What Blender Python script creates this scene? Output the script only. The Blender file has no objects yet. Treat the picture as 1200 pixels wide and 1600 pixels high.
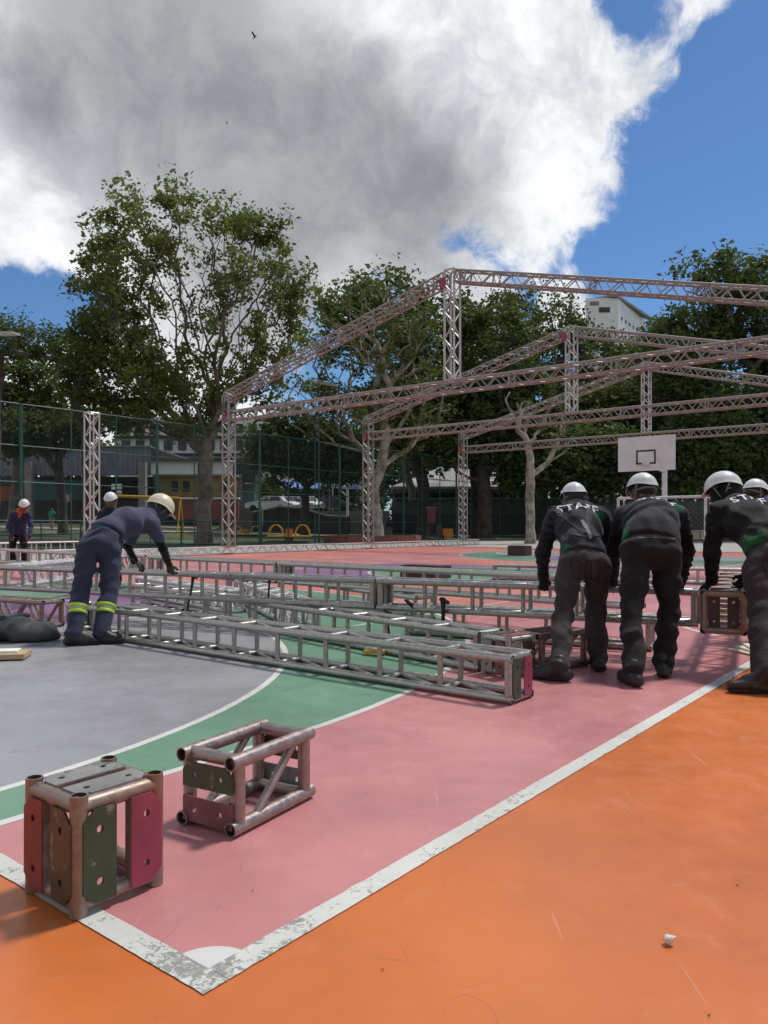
import bpy, bmesh, math, random
import numpy as np
from mathutils import Vector, Matrix
from mathutils.bvhtree import BVHTree
random.seed(7); np.random.seed(7)
SC = bpy.context.scene
COL = SC.collection
R = math.radians

# ------------------------------------------------------------------ camera
HC = 1.12
cam_d = bpy.data.cameras.new('camera'); cam = bpy.data.objects.new('camera', cam_d); COL.objects.link(cam)
cam.location = (0, 0, HC); cam.rotation_euler = (R(90), 0, 0)
cam_d.sensor_fit = 'VERTICAL'; cam_d.sensor_height = 24; cam_d.lens = 18.0
cam_d.shift_y = 0.0125; cam_d.clip_start = 0.05; cam_d.clip_end = 3000
SC.camera = cam
SC.view_settings.view_transform = 'Standard'; SC.view_settings.look = 'None'
SC.view_settings.exposure = 0.18; SC.view_settings.gamma = 1.0

# ------------------------------------------------------------------ node helpers
class NT:
    def __init__(s, tree): s.t = tree; s.n = tree.nodes; s.l = tree.links
    def node(s, typ, **kw):
        n = s.n.new(typ)
        for k, v in kw.items(): setattr(n, k, v)
        return n
    def set(s, sock, v):
        if hasattr(v, 'links') or isinstance(v, bpy.types.NodeSocket): s.l.new(v, sock)
        else: sock.default_value = v
    def math(s, op, a, b=0.0, c=None, clamp=False):
        n = s.node('ShaderNodeMath', operation=op, use_clamp=clamp)
        s.set(n.inputs[0], a); s.set(n.inputs[1], b)
        if c is not None: s.set(n.inputs[2], c)
        return n.outputs[0]
    def vmath(s, op, a, b=None, scale=None):
        n = s.node('ShaderNodeVectorMath', operation=op)
        s.set(n.inputs[0], a)
        if b is not None: s.set(n.inputs[1], b)
        if scale is not None: s.set(n.inputs[3], scale)
        return n.outputs['Value'] if op in ('DOT_PRODUCT', 'LENGTH', 'DISTANCE') else n.outputs[0]
    def mr(s, v, a, b, c=0.0, d=1.0, smooth=True):
        n = s.node('ShaderNodeMapRange', interpolation_type='SMOOTHSTEP' if smooth else 'LINEAR')
        s.set(n.inputs[0], v)
        for i, x in enumerate((a, b, c, d)): s.set(n.inputs[1+i], x)
        return n.outputs[0]
    def noise(s, vec, scale, detail=4.0, rough=0.55, dist=0.0):
        n = s.node('ShaderNodeTexNoise')
        if vec is not None: s.set(n.inputs['Vector'], vec)
        n.inputs['Scale'].default_value = scale; n.inputs['Detail'].default_value = detail
        n.inputs['Roughness'].default_value = rough; n.inputs['Distortion'].default_value = dist
        return n.outputs[0]
    def mix(s, f, a, b, blend='MIX'):
        n = s.node('ShaderNodeMix', data_type='RGBA', blend_type=blend)
        s.set(n.inputs[0], f)
        for sock, v in ((n.inputs[6], a), (n.inputs[7], b)):
            if isinstance(v, (tuple, list)): v = tuple(v) if len(v) == 4 else tuple(v)+(1,)
            s.set(sock, v)
        return n.outputs[2]

# ------------------------------------------------------------------ sky
SUN_EL, SUN_AZ = 62.0, 52.0        # azimuth clockwise from +Y
w = bpy.data.worlds.new('World'); SC.world = w; w.use_nodes = True
w.node_tree.nodes.clear(); N = NT(w.node_tree)
out = N.node('ShaderNodeOutputWorld'); bg = N.node('ShaderNodeBackground')
sky = N.node('ShaderNodeTexSky', sky_type='NISHITA'); sky.sun_disc = False
sky.sun_elevation = R(SUN_EL); sky.sun_rotation = R(SUN_AZ)
sky.air_density = 1.0; sky.dust_density = 0.3; sky.ozone_density = 2.5
tc = N.node('ShaderNodeTexCoord'); D = N.vmath('NORMALIZE', tc.outputs['Generated'])
def sdir(px, py):
    v = Vector(((px-600)/1200, 1, (820-py)/1200)).normalized(); return tuple(v)
def blob(c, r, W=None):
    d = N.vmath('DOT_PRODUCT', N.vmath('NORMALIZE', W) if W is not None else D, c)
    th = N.math('ARCCOSINE', N.math('MINIMUM', d, 0.99999))
    return N.math('DIVIDE', N.math('SUBTRACT', R(r), th), R(min(7, 0.9*r)))
def bmax(lst, W=None):
    o = None
    for c, r in lst:
        b = blob(c, r, W)
        o = b if o is None else N.math('MAXIMUM', o, b)
    return o
wn = N.node('ShaderNodeTexNoise'); N.set(wn.inputs['Vector'], D); wn.inputs['Scale'].default_value = 4; wn.inputs['Detail'].default_value = 4
wn.inputs['Roughness'].default_value = 0.6
DW = N.vmath('ADD', D, N.vmath('SCALE', N.vmath('SUBTRACT', wn.outputs['Color'], (0.5, 0.5, 0.5)), scale=0.15))
cov = bmax([(sdir(790, 110), 11.0), (sdir(935, 110), 5.5), (sdir(450, 200), 14), (sdir(130, 160), 15), (sdir(845, 290), 6.5), (sdir(80, 320), 6.5),
            (sdir(580, 330), 8.0), (sdir(640, -150), 20), (sdir(150, -250), 28), (sdir(1130, -10), 3.2), (sdir(890, 470), 3.2),
            (sdir(560, 440), 4.6), (sdir(720, 480), 4.5), (sdir(110, 590), 5), (sdir(330, 480), 8), (sdir(240, 660), 10),
            ((-0.8, -0.5, 0.35), 38), ((0.3, -0.9, 0.5), 34), ((0.95, -0.1, 0.25), 22), ((-0.95, 0.3, 0.3), 16)], DW)
hole = bmax([(sdir(120, 462), 4.2), (sdir(30, 480), 4.5), (sdir(1180, 250), 8), (sdir(1000, 440), 5), (sdir(1180, 60), 4), (sdir(990, -20), 3.5)], DW)
n1 = N.noise(DW, 4.5, 10, 0.66); n2 = N.noise(DW, 19, 10, 0.66, 0.25)
cov = N.math('MINIMUM', cov, 0.9)
covn = N.math('ADD', cov, N.math('MULTIPLY', N.math('SUBTRACT', n1, 0.5), 1.9))
covn = N.math('ADD', covn, N.math('MULTIPLY', N.math('SUBTRACT', n2, 0.5), 1.25))
covn = N.math('SUBTRACT', covn, N.math('MULTIPLY', N.math('MAXIMUM', hole, 0.0), 1.15))
mask = N.mr(covn, 0.0, 0.50)
grey = bmax([(sdir(440, 280), 10.5), (sdir(230, 60), 9), (sdir(650, 310), 6.5), (sdir(320, 140), 9.5), (sdir(570, 210), 5.5), (sdir(50, 120), 5), (sdir(420, 380), 8), ((-0.3, -0.8, 0.6), 40), (sdir(300, -400), 14)], DW)
n3g = N.noise(D, 4.0, 6, 0.5, 0.3)
grey = N.math('MINIMUM', grey, 1.0)
greyn = N.math('ADD', grey, N.math('MULTIPLY', N.math('SUBTRACT', n3g, 0.5), 1.3))
gmask = N.mr(greyn, -0.45, 0.85)
n3 = N.noise(DW, 8, 10, 0.64, 0.2)
white = N.mix(N.mr(n3, 0.35, 0.68), (0.55, 0.58, 0.62), (0.92, 0.93, 0.94))
gcol = N.mix(N.mr(n3, 0.3, 0.7), (0.25, 0.26, 0.285), (0.40, 0.41, 0.43))
ccol = N.mix(gmask, white, gcol)
skyc = N.node('ShaderNodeVectorMath', operation='MULTIPLY'); N.set(skyc.inputs[0], sky.outputs[0]); skyc.inputs[1].default_value = (0.50, 0.70, 0.90)
CL = 10.0
clc = N.node('ShaderNodeVectorMath', operation='SCALE'); N.set(clc.inputs[0], ccol); clc.inputs[3].default_value = CL
fin = N.mix(mask, skyc.outputs[0], clc.outputs[0])
N.l.new(fin, bg.inputs[0]); bg.inputs[1].default_value = 0.1
N.l.new(bg.outputs[0], out.inputs[0])

# ------------------------------------------------------------------ sun
sd = bpy.data.lights.new('sun', 'SUN'); sd.energy = 2.9; sd.angle = R(7.5); sd.color = (1, 0.95, 0.88)
sun = bpy.data.objects.new('sun', sd); COL.objects.link(sun)
sv = Vector((math.sin(R(SUN_AZ))*math.cos(R(SUN_EL)), math.cos(R(SUN_AZ))*math.cos(R(SUN_EL)), math.sin(R(SUN_EL))))
sun.rotation_euler = sv.to_track_quat('Z', 'Y').to_euler()

# ------------------------------------------------------------------ coordinate helpers
def W(px, py, Y):                 # a point at distance Y seen at that place
    return Vector(((px-600)/1200*Y, Y, HC+(820-py)/1200*Y))
def G(px, py, z=0.0):             # a point of height z seen at that place
    Y = 1200*(HC-z)/(py-820); return Vector(((px-600)/1200*Y, Y, z))
AC = R(38.2); C0 = Vector((-0.4297, 1.8286, 0))
U = Vector((math.sin(AC), math.cos(AC), 0)); V = Vector((-math.cos(AC), math.sin(AC), 0)); Z = Vector((0, 0, 1))
def P(u, v, z=0.0): return C0+U*u+V*v+Z*z

# ------------------------------------------------------------------ materials
def newmat(name):
    m = bpy.data.materials.new(name); m.use_nodes = True
    n = NT(m.node_tree); b = m.node_tree.nodes['Principled BSDF']
    return m, n, b
MATS = {}
def mat(name, col, rough=0.6, metal=0.0, var=0.12, scale=6.0, bump=0.0, bscale=40.0, col2=None, thr=(0.5, 0.7), c2scale=3.0, spec=0.5):
    if name in MATS: return MATS[name]
    m, n, b = newmat(name)
    t = n.node('ShaderNodeTexCoord').outputs['Object']
    f = n.noise(t, scale, 5)
    dark = tuple(c*(1-var) for c in col); lite = tuple(min(1, c*(1+var)) for c in col)
    c = n.mix(n.mr(f, 0.3, 0.7), dark, lite)
    if col2: c = n.mix(n.mr(n.noise(t, c2scale, 6, 0.65), thr[0], thr[1]), c, col2)
    n.l.new(c, b.inputs['Base Color'])
    n.set(b.inputs['Roughness'], n.mr(n.noise(t, scale*2.3, 4), 0.3, 0.7, max(0.03, rough-0.1), min(1, rough+0.1)))
    b.inputs['Metallic'].default_value = metal; b.inputs['Specular IOR Level'].default_value = spec
    if bump:
        bn = n.node('ShaderNodeBump'); bn.inputs['Strength'].default_value = bump; bn.inputs['Distance'].default_value = 0.01
        n.l.new(n.noise(t, bscale, 5), bn.inputs['Height']); n.l.new(bn.outputs[0], b.inputs['Normal'])
    MATS[name] = m; return m

def court_mat(name, col, rough=0.36, wear=0.0, dust=0.10):
    m, n, b = newmat(name)
    t = n.node('ShaderNodeTexCoord').outputs['Object']
    f1 = n.noise(t, 0.7, 5, 0.6); f2 = n.noise(t, 6, 7, 0.7); f3 = n.noise(t, 60, 3)
    c = n.mix(n.mr(f1, 0.35, 0.65), tuple(x*0.87 for x in col), tuple(min(1, x*1.10) for x in col))
    c = n.mix(n.mr(f2, 0.54, 0.82, 0, 0.20), c, tuple(min(1, 0.25+x*0.6) for x in col))
    # scuffs: stretched noise
    mp = n.node('ShaderNodeMapping'); n.l.new(t, mp.inputs[0]); mp.inputs['Rotation'].default_value = (0, 0, 0.9); mp.inputs['Scale'].default_value = (9, 1.2, 1)
    sc = n.noise(mp.outputs[0], 2.2, 8, 0.72)
    c = n.mix(n.mr(sc, 0.60, 0.78, 0, 0.28), c, tuple(x*0.45 for x in col))
    mp2 = n.node('ShaderNodeMapping'); n.l.new(t, mp2.inputs[0]); mp2.inputs['Rotation'].default_value = (0, 0, 2.2); mp2.inputs['Scale'].default_value = (30, 1.0, 1)
    sc2 = n.noise(mp2.outputs[0], 1.3, 3, 0.5)
    c = n.mix(n.mr(sc2, 0.70, 0.74, 0, 0.22), c, (0.55, 0.5, 0.48))
    gr = n.noise(t, 190, 3, 0.6); c = n.mix(n.mr(gr, 0.60, 0.74, 0, 0.35), c, tuple(x*0.5 for x in col))
    ch = n.noise(t, 26, 10, 0.8); c = n.mix(n.mr(ch, 0.665, 0.68, 0, 0.55), c, (0.42, 0.38, 0.35)); c = n.mix(n.mr(ch, 0.30, 0.315, 0.6, 0.0), c, tuple(x*0.35 for x in col))
    for sc_, wd_, st_ in ((1.7, 0.0016, 0.30), (4.1, 0.0028, 0.22)):
        ln = n.noise(n.vmath('ADD', t, (sc_*3.1, sc_*7.7, 0)), sc_, 2.0, 0.4, 0.6)
        gate = n.mr(n.noise(t, sc_*1.9, 2), 0.50, 0.60, 0, st_*0.7)
        hit = n.math('LESS_THAN', n.math('ABSOLUTE', n.math('SUBTRACT', ln, 0.5)), wd_)
        c = n.mix(n.math('MULTIPLY', hit, gate), c, (0.10, 0.07, 0.06))
    # specks
    vo = n.node('ShaderNodeTexVoronoi'); n.l.new(t, vo.inputs['Vector']); vo.inputs['Scale'].default_value = 5.5
    c = n.mix(n.mr(vo.outputs['Distance'], 0.010, 0.028, 0.85, 0.0), c, (0.07, 0.05, 0.04))
    if wear:
        wv = n.noise(t, 42, 10, 0.78, 0.8); lp = n.noise(t, 4.5, 5, 0.65)
        # heavier wear toward the worn corner of the court
        ds = n.vmath('DISTANCE', t, tuple(C0)); near = n.mr(ds, 0.0, 0.55, 0.10, -0.01)
        near = n.math('ADD', near, n.mr(ds, 3.0, 1.0, 0.0, 0.035))
        s = n.math('ADD', n.math('ADD', wv, n.math('MULTIPLY', n.math('SUBTRACT', lp, 0.5), 0.55)), near)
        c = n.mix(n.mr(s, 0.61-wear, 0.64-wear, 0, 0.95), c, n.mix(f3, (0.17, 0.18, 0.16), (0.30, 0.30, 0.28)))
    n.l.new(c, b.inputs['Base Color'])
    n.set(b.inputs['Roughness'], n.math('ADD', n.mr(f2, 0.3, 0.75, rough-0.06, rough+0.12), n.math('MULTIPLY', n.math('SUBTRACT', f1, 0.5), 0.2)))
    b.inputs['Specular IOR Level'].default_value = 0.5
    bn = n.node('ShaderNodeBump'); bn.inputs['Strength'].default_value = 0.12; bn.inputs['Distance'].default_value = 0.003
    n.l.new(n.math('ADD', n.math('MULTIPLY', f3, 0.5), f2), bn.inputs['Height']); n.l.new(bn.outputs[0], b.inputs['Normal'])
    return m

def alu(name, base, tint, amount, rough=0.34, metal=0.75):
    m, n, b = newmat(name)
    t = n.node('ShaderNodeTexCoord').outputs['Object']
    f1 = n.noise(t, 2.5, 5, 0.6); f2 = n.noise(t, 28, 8, 0.7); f3 = n.noise(t, 90, 6, 0.7)
    c = n.mix(n.mr(f2, 0.35, 0.7), tuple(x*0.78 for x in base), tuple(min(1, x*1.12) for x in base))
    c = n.mix(n.mr(f1, 0.62-amount, 0.80-amount*0.8, 0, 0.75), c, tint)
    c = n.mix(n.mr(f3, 0.60, 0.68, 0, 0.6), c, tuple(x*0.35 for x in base))
    n.l.new(c, b.inputs['Base Color']); b.inputs['Metallic'].default_value = metal
    n.set(b.inputs['Roughness'], n.mr(f2, 0.3, 0.7, rough-0.1, rough+0.14))
    bn = n.node('ShaderNodeBump'); bn.inputs['Strength'].default_value = 0.25; bn.inputs['Distance'].default_value = 0.002
    n.l.new(f3, bn.inputs['Height']); n.l.new(bn.outputs[0], b.inputs['Normal'])
    return m
def paint_plate(name, base, under, amt=0.0):
    m, n, b = newmat(name)
    t = n.node('ShaderNodeTexCoord').outputs['Object']
    f2 = n.noise(t, 22, 9, 0.72); f1 = n.noise(t, 5, 4)
    c = n.mix(n.mr(f1, 0.3, 0.7), tuple(x*0.75 for x in base), tuple(min(1, x*1.15) for x in base))
    c = n.mix(n.mr(f2, 0.60-amt, 0.66-amt, 0, 0.9), c, under)
    n.l.new(c, b.inputs['Base Color']); b.inputs['Metallic'].default_value = 0.15; b.inputs['Roughness'].default_value = 0.45
    bn = n.node('ShaderNodeBump'); bn.inputs['Strength'].default_value = 0.3; bn.inputs['Distance'].default_value = 0.002
    n.l.new(f2, bn.inputs['Height']); n.l.new(bn.outputs[0], b.inputs['Normal'])
    return m

M_ALU = alu('aluminium', (0.38, 0.365, 0.34), (0.27, 0.24, 0.21), 0.05)
M_ALU_ROOF = alu('aluminium_rosy', (0.37, 0.35, 0.33), (0.29, 0.24, 0.21), 0.10, 0.48, 0.55)
M_ALU_PINK = alu('aluminium_pink', (0.33, 0.275, 0.255), (0.30, 0.19, 0.18), 0.08, 0.55, 0.3)
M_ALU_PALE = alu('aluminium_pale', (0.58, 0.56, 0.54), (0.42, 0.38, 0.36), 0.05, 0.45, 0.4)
M_ALU_WORN = alu('aluminium_worn', (0.29, 0.235, 0.20), (0.27, 0.12, 0.065), 0.15, 0.45, 0.6)
M_ALU_BOX = alu('aluminium_mauve', (0.34, 0.28, 0.26), (0.29, 0.18, 0.16), 0.08, 0.42, 0.7)
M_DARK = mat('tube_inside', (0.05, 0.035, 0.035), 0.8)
M_PINK = paint_plate('plate_pink', (0.29, 0.05, 0.09), (0.13, 0.09, 0.08))
M_RED = paint_plate('plate_red', (0.20, 0.03, 0.038), (0.12, 0.08, 0.07))
M_GREEN = paint_plate('plate_green', (0.045, 0.075, 0.04), (0.22, 0.20, 0.17))
M_OLIVE = paint_plate('plate_olive', (0.075, 0.052, 0.03), (0.22, 0.17, 0.13), 0.03)
M_PGREY = paint_plate('plate_grey', (0.27, 0.26, 0.25), (0.12, 0.10, 0.09), 0.03)
M_PDARK = paint_plate('plate_shade_brown', (0.035, 0.022, 0.018), (0.09, 0.06, 0.05))  # brown darkened to give the shade inside the open truss end
M_PMAUVE = paint_plate('plate_mauve', (0.20, 0.08, 0.09), (0.10, 0.07, 0.06), 0.03)

# ------------------------------------------------------------------ mesh builder
def orth(d):
    d = d.normalized(); a = Vector((0, 0, 1)) if abs(d.z) < 0.9 else Vector((1, 0, 0))
    x = d.cross(a).normalized(); y = d.cross(x).normalized(); return x, y
class MB:
    def __init__(s): s.v = []; s.f = []; s.m = []
    def add(s, vs, fs, mi=0):
        b = len(s.v); s.v += [Vector(v) for v in vs]; s.f += [tuple(i+b for i in f) for f in fs]; s.m += [mi]*len(fs); return s
    def tube(s, a, b, r, r2=None, n=10, cap=True, hollow=0.0, mi=0, mi_in=1):
        a = Vector(a); b = Vector(b); r2 = r if r2 is None else r2
        x, y = orth(b-a); k = len(s.v)
        rings = [(a, r), (b, r2)]
        if hollow:
            dd = (b-a).normalized()*min(0.12, (b-a).length*0.45)
            rings = [(a+dd, r-hollow), (a, r-hollow), (a, r), (b, r2), (b, r2-hollow), (b-dd, r2-hollow)]
        for (c, rr) in rings:
            for i in range(n):
                t = 2*math.pi*i/n; s.v.append(c+x*math.cos(t)*rr+y*math.sin(t)*rr)
        for q in range(len(rings)-1):
            for i in range(n):
                j = (i+1) % n; s.f.append((k+q*n+i, k+q*n+j, k+(q+1)*n+j, k+(q+1)*n+i))
                s.m.append(mi_in if hollow and q in (0, 4) else mi)
        if cap:
            s.f.append(tuple(k+i for i in reversed(range(n)))); s.m.append(mi_in if hollow else mi)
            e = k+(len(rings)-1)*n; s.f.append(tuple(e+i for i in range(n))); s.m.append(mi_in if hollow else mi)
        return s
    def path(s, pts, rs, n=8, mi=0):
        pts = [Vector(p) for p in pts]; k = len(s.v)
        x, y = orth(pts[1]-pts[0])
        for i, p in enumerate(pts):
            d = (pts[min(i+1, len(pts)-1)]-pts[max(i-1, 0)])
            if d.length < 1e-9: d = Vector((0, 0, 1))
            d.normalize(); x = (x-d*x.dot(d)).normalized(); y = d.cross(x)
            r = rs[i] if isinstance(rs, (list, tuple)) else rs
            for q in range(n):
                t = 2*math.pi*q/n; s.v.append(p+x*math.cos(t)*r+y*math.sin(t)*r)
        for i in range(len(pts)-1):
            for q in range(n):
                j = (q+1) % n; s.f.append((k+i*n+q, k+i*n+j, k+(i+1)*n+j, k+(i+1)*n+q)); s.m.append(mi)
        s.f.append(tuple(k+q for q in reversed(range(n)))); s.m.append(mi)
        e = k+(len(pts)-1)*n; s.f.append(tuple(e+q for q in range(n))); s.m.append(mi)
        return s
    def box(s, c, ax, ay, az, mi=0):       # centre and three half-axis vectors
        c = Vector(c); ax = Vector(ax); ay = Vector(ay); az = Vector(az)
        vs = [c+ax*i+ay*j+az*k for i in (-1, 1) for j in (-1, 1) for k in (-1, 1)]
        fs = [(0, 1, 3, 2), (4, 6, 7, 5), (0, 4, 5, 1), (2, 3, 7, 6), (0, 2, 6, 4), (1, 5, 7, 3)]
        if ax.cross(ay).dot(az) < 0: fs = [tuple(reversed(f)) for f in fs]
        return s.add(vs, fs, mi)
    def bx(s, x0, x1, y0, y1, z0, z1, mi=0):
        return s.box(((x0+x1)/2, (y0+y1)/2, (z0+z1)/2), ((x1-x0)/2, 0, 0), (0, (y1-y0)/2, 0), (0, 0, (z1-z0)/2), mi)
    def sphere(s, c, r, nu=14, nv=10, zs=(1, 1, 1), mi=0):
        c = Vector(c); k = len(s.v)
        for j in range(nv+1):
            ph = math.pi*j/nv
            for i in range(nu):
                t = 2*math.pi*i/nu
                s.v.append(c+Vector((math.sin(ph)*math.cos(t)*r*zs[0], math.sin(ph)*math.sin(t)*r*zs[1], math.cos(ph)*r*zs[2])))
        for j in range(nv):
            for i in range(nu):
                q = (i+1) % nu; s.f.append((k+j*nu+i, k+(j+1)*nu+i, k+(j+1)*nu+q, k+j*nu+q)); s.m.append(mi)
        return s
    def build(s, name, mats, parent=None, smooth=True, org=None, angle=35):
        me = bpy.data.meshes.new(name)
        o = Vector(org) if org is not None else (parent_org(parent) if parent else Vector((0, 0, 0)))
        me.from_pydata([tuple(v-o) for v in s.v], [], s.f)
        if not isinstance(mats, (list, tuple)): mats = [mats]
        for m in mats: me.materials.append(m)
        if len(mats) > 1: me.polygons.foreach_set('material_index', [min(i, len(mats)-1) for i in s.m])
        if smooth:
            me.polygons.foreach_set('use_smooth', [True]*len(me.polygons))
            try: me.set_sharp_from_angle(angle=R(angle))
            except Exception: pass
        ob = bpy.data.objects.new(name, me); COL.objects.link(ob)
        if parent: ob.parent = parent
        else: ob.location = o
        return ob
def parent_org(p):
    o = Vector((0, 0, 0))
    while p is not None: o += p.location; p = p.parent
    return o
def tag(o, label, cat, group=None):
    o['label'] = label; o['category'] = cat
    if group: o['group'] = group
    return o
def thing(name, label, cat, loc, group=None):
    o = bpy.data.objects.new(name, None); COL.objects.link(o); o.location = loc; o.empty_display_size = 0.2
    return tag(o, label, cat, group)
def kind(o, k): o['kind'] = k; return o
def plabel(o, s): o['label'] = s; return o

# ------------------------------------------------------------------ ground and court
def sheet(name, pts, z, m, thick=0):
    z = z*0.11 if z > 0 else z
    mb = MB(); n = len(pts); mb.add([Vector((p[0], p[1], z)) for p in pts], [tuple(range(n))])
    o = mb.build(name, m, None, smooth=False)
    if o.data.polygons[0].normal.z < 0: o.data.flip_normals()
    return kind(o, 'structure')
def uvp(pts): return [P(a, b) for a, b in pts]
def rect(u0, u1, v0, v1): return uvp([(u0, v0), (u1, v0), (u1, v1), (u0, v1)])
def arcp(cu, cv, r, a0, a1, n=48): return [(cu+r*math.cos(R(a0+(a1-a0)*i/n)), cv+r*math.sin(R(a0+(a1-a0)*i/n))) for i in range(n+1)]
def strip(name, path, wd, z, m):
    """a painted line of width wd along a path in court coordinates"""
    mb = MB(); L = []; z = z*0.11; rj = random.Random(int(z*1e7))
    if len(path) == 2:
        a0 = Vector(path[0]); b0 = Vector(path[1]); nn_ = max(2, int((b0-a0).length/0.04)); path = [tuple(a0.lerp(b0, k/nn_)) for k in range(nn_+1)]
    for i, p in enumerate(path):
        a = Vector(path[max(0, i-1)]); b = Vector(path[min(len(path)-1, i+1)]); d = (b-a).normalized(); nn = Vector((-d.y, d.x))
        q = Vector(p); L.append((q+nn*(wd/2+rj.gauss(0, 0.0009)), q-nn*(wd/2+rj.gauss(0, 0.0009))))
    vs = []
    for a, b in L: vs += [P(a.x, a.y, z), P(b.x, b.y, z)]
    mb.add(vs, [(2*i, 2*i+1, 2*i+3, 2*i+2) for i in range(len(L)-1)])
    o = mb.build(name, m, None, smooth=False)
    if o.data.polygons[0].normal.z < 0: o.data.flip_normals()
    return kind(o, 'structure')

def terrain(x, y):
    v = (Vector((x, y, 0))-C0).dot(V); u = (Vector((x, y, 0))-C0).dot(U)
    d = max(v-33, u-57, 0.0)
    h = 1.25*min(1, d/32)
    if x < 2 and y > 74: h += 1.45*min(1, (y-74)/14)*min(1, (2-x)/8)
    return h
GR, gn, gb = newmat('park_grass')
t_ = gn.node('ShaderNodeTexCoord').outputs['Object']
c_ = gn.mix(gn.mr(gn.noise(t_, 0.25, 6, 0.6), 0.4, 0.6), (0.035, 0.055, 0.018), (0.075, 0.085, 0.035))
c_ = gn.mix(gn.mr(gn.noise(t_, 0.12, 5, 0.6), 0.55, 0.66), c_, (0.16, 0.13, 0.09))
c_ = gn.mix(gn.mr(gn.noise(t_, 14, 5, 0.7), 0.4, 0.7, 0, 0.5), c_, (0.03, 0.045, 0.012))
gn.l.new(c_, gb.inputs['Base Color']); gb.inputs['Roughness'].default_value = 0.9
bn_ = gn.node('ShaderNodeBump'); bn_.inputs['Distance'].default_value = 0.08; gn.l.new(gn.noise(t_, 9, 6, 0.7), bn_.inputs['Height']); gn.l.new(bn_.outputs[0], gb.inputs['Normal'])
xs = [-900, -500, -300, -200]+list(range(-150, 151, 5))+[200, 300, 500, 900]
ys = [-300, -100, -40, -20, 0]+list(range(10, 150, 4))+[160, 180, 220, 300, 450, 700, 1100]
mb = MB(); nx, ny = len(xs), len(ys)
mb.add([Vector((x, y, terrain(x, y)-0.03)) for y in ys for x in xs], [(j*nx+i, j*nx+i+1, (j+1)*nx+i+1, (j+1)*nx+i) for j in range(ny-1) for i in range(nx-1)])
kind(mb.build('ground', GR), 'structure')
M_CONC = court_mat('kerb_concrete', (0.33, 0.32, 0.29), 0.7)
(sheet('pavement', rect(-9, 56, -9, 30.7), -0.012, M_CONC), 'structure')
M_OR = court_mat('court_orange', (0.55, 0.145, 0.032), 0.34)
M_PK = court_mat('court_pink', (0.52, 0.21, 0.21), 0.34)
M_GN = court_mat('court_green', (0.14, 0.275, 0.18), 0.34)
M_GY = court_mat('court_grey', (0.285, 0.285, 0.30), 0.33)
M_PU = court_mat('court_purple', (0.25, 0.125, 0.26), 0.36)
M_SA = court_mat('court_salmon', (0.56, 0.19, 0.15), 0.36)
M_WL = court_mat('court_white', (0.58, 0.58, 0.55), 0.45)
M_WW = court_mat('court_white_worn', (0.58, 0.58, 0.53), 0.5, wear=0.012)
L_, B_ = 28.0, 16.34
sheet('court', rect(-7, L_+4.5, -7, 21.9), -0.0012, M_OR)
sheet('court_coral_margin', rect(0.0, L_+4.4, B_-0.02, 21.85), -0.0006, M_SA); sheet('court_coral_margin', rect(L_-0.02, L_+4.4, -3, B_-0.02), -0.0006, M_SA)
sheet('court_pink_field', rect(0.03, L_, 0.03, B_), 0.0, M_PK)
CV = B_/2
def three(side, off=0.0):
    r = 6.75-off; v0 = CV-6.75+off
    pts = [(0.06, v0), (1.575, v0)]+arcp(1.575, CV, r, -90, 90)[1:]+[(0.06, CV*2-v0)]
    return pts if side == 0 else [(L_-a, b) for a, b in pts]
def area(side, off=0.0):
    r = 4.87-off
    pts = [(0.06, 6.67-r)]+arcp(0.0, 6.67, r, -90, 0)[1:]+arcp(0.0, B_-6.67, r, 0, 90)+[(0.06, B_-6.67+r)]
    return pts if side == 0 else [(L_-a, b) for a, b in pts]
for s_ in (0, 1):
    sheet('court_green_zone', uvp(three(s_)), 0.004, M_GN)
sheet('court_salmon_field', uvp([(8.33-0.3, 4.05)]+[(22.9-2.93, 4.05), (22.9-2.93, 12.3), (8.03, 12.3)]), 0.0015, M_SA)
sheet('court_purple_band', rect(11.2, 17.2, 4.05, 12.3), 0.003, M_PU)
sheet('centre_circle', uvp(arcp(14.2, CV, 2.3, 0, 360)[:-1]), 0.0045, M_GN)
strip('centre_circle_line', arcp(14.2, CV, 2.3, 0, 360), 0.05, 0.006, M_WL)
for s_ in (0, 1):
    sheet('court_grey_area', uvp(area(s_)), 0.006, M_GY)
    k0, k1 = (0.06, 5.4) if s_ == 0 else (L_-5.4, L_-0.06)
    sheet('key_purple', rect(k0, k1, 6.65, 9.69), 0.008, M_PU)
    cc = 5.4 if s_ == 0 else L_-5.4
    sheet('key_circle_purple', uvp(arcp(cc, CV, 2.1, -90, 90) if s_ == 0 else arcp(cc, CV, 2.1, 90, 270)), 0.0085, M_PU)
    strip('three_point_line', three(s_, 0.025), 0.05, 0.0105, M_WL)
    strip('area_line', area(s_, 0.0), 0.05, 0.0122, M_WL)
    strip('key_line', [(k0, 6.65), (k1, 6.65)], 0.04, 0.014, M_WL)
    strip('key_line', [(k0, 9.69), (k1, 9.69)], 0.04, 0.014, M_WL)
    strip('free_throw_arc', arcp(cc, CV, 2.1, -90, 90) if s_ == 0 else arcp(cc, CV, 2.1, 90, 270), 0.04, 0.0155, M_WL)
strip('volleyball_line', [(5.3, 4.05), (22.7, 4.05)], 0.04, 0.017, M_WL)
strip('volleyball_line', [(5.3, 12.3), (22.7, 12.3)], 0.04, 0.017, M_WL)
strip('halfway_line', [(14.2, 0.1), (14.2, B_-0.1)], 0.05, 0.018, M_WL)
strip('touch_line', [(0.078, 0.038), (L_, 0.038)], 0.076, 0.0195, M_WW)
strip('end_line', [(0.038, 0.0), (0.038, B_)], 0.076, 0.021, M_WW)
strip('touch_line', [(0.078, B_), (L_, B_)], 0.07, 0.0195, M_WL)
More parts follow.
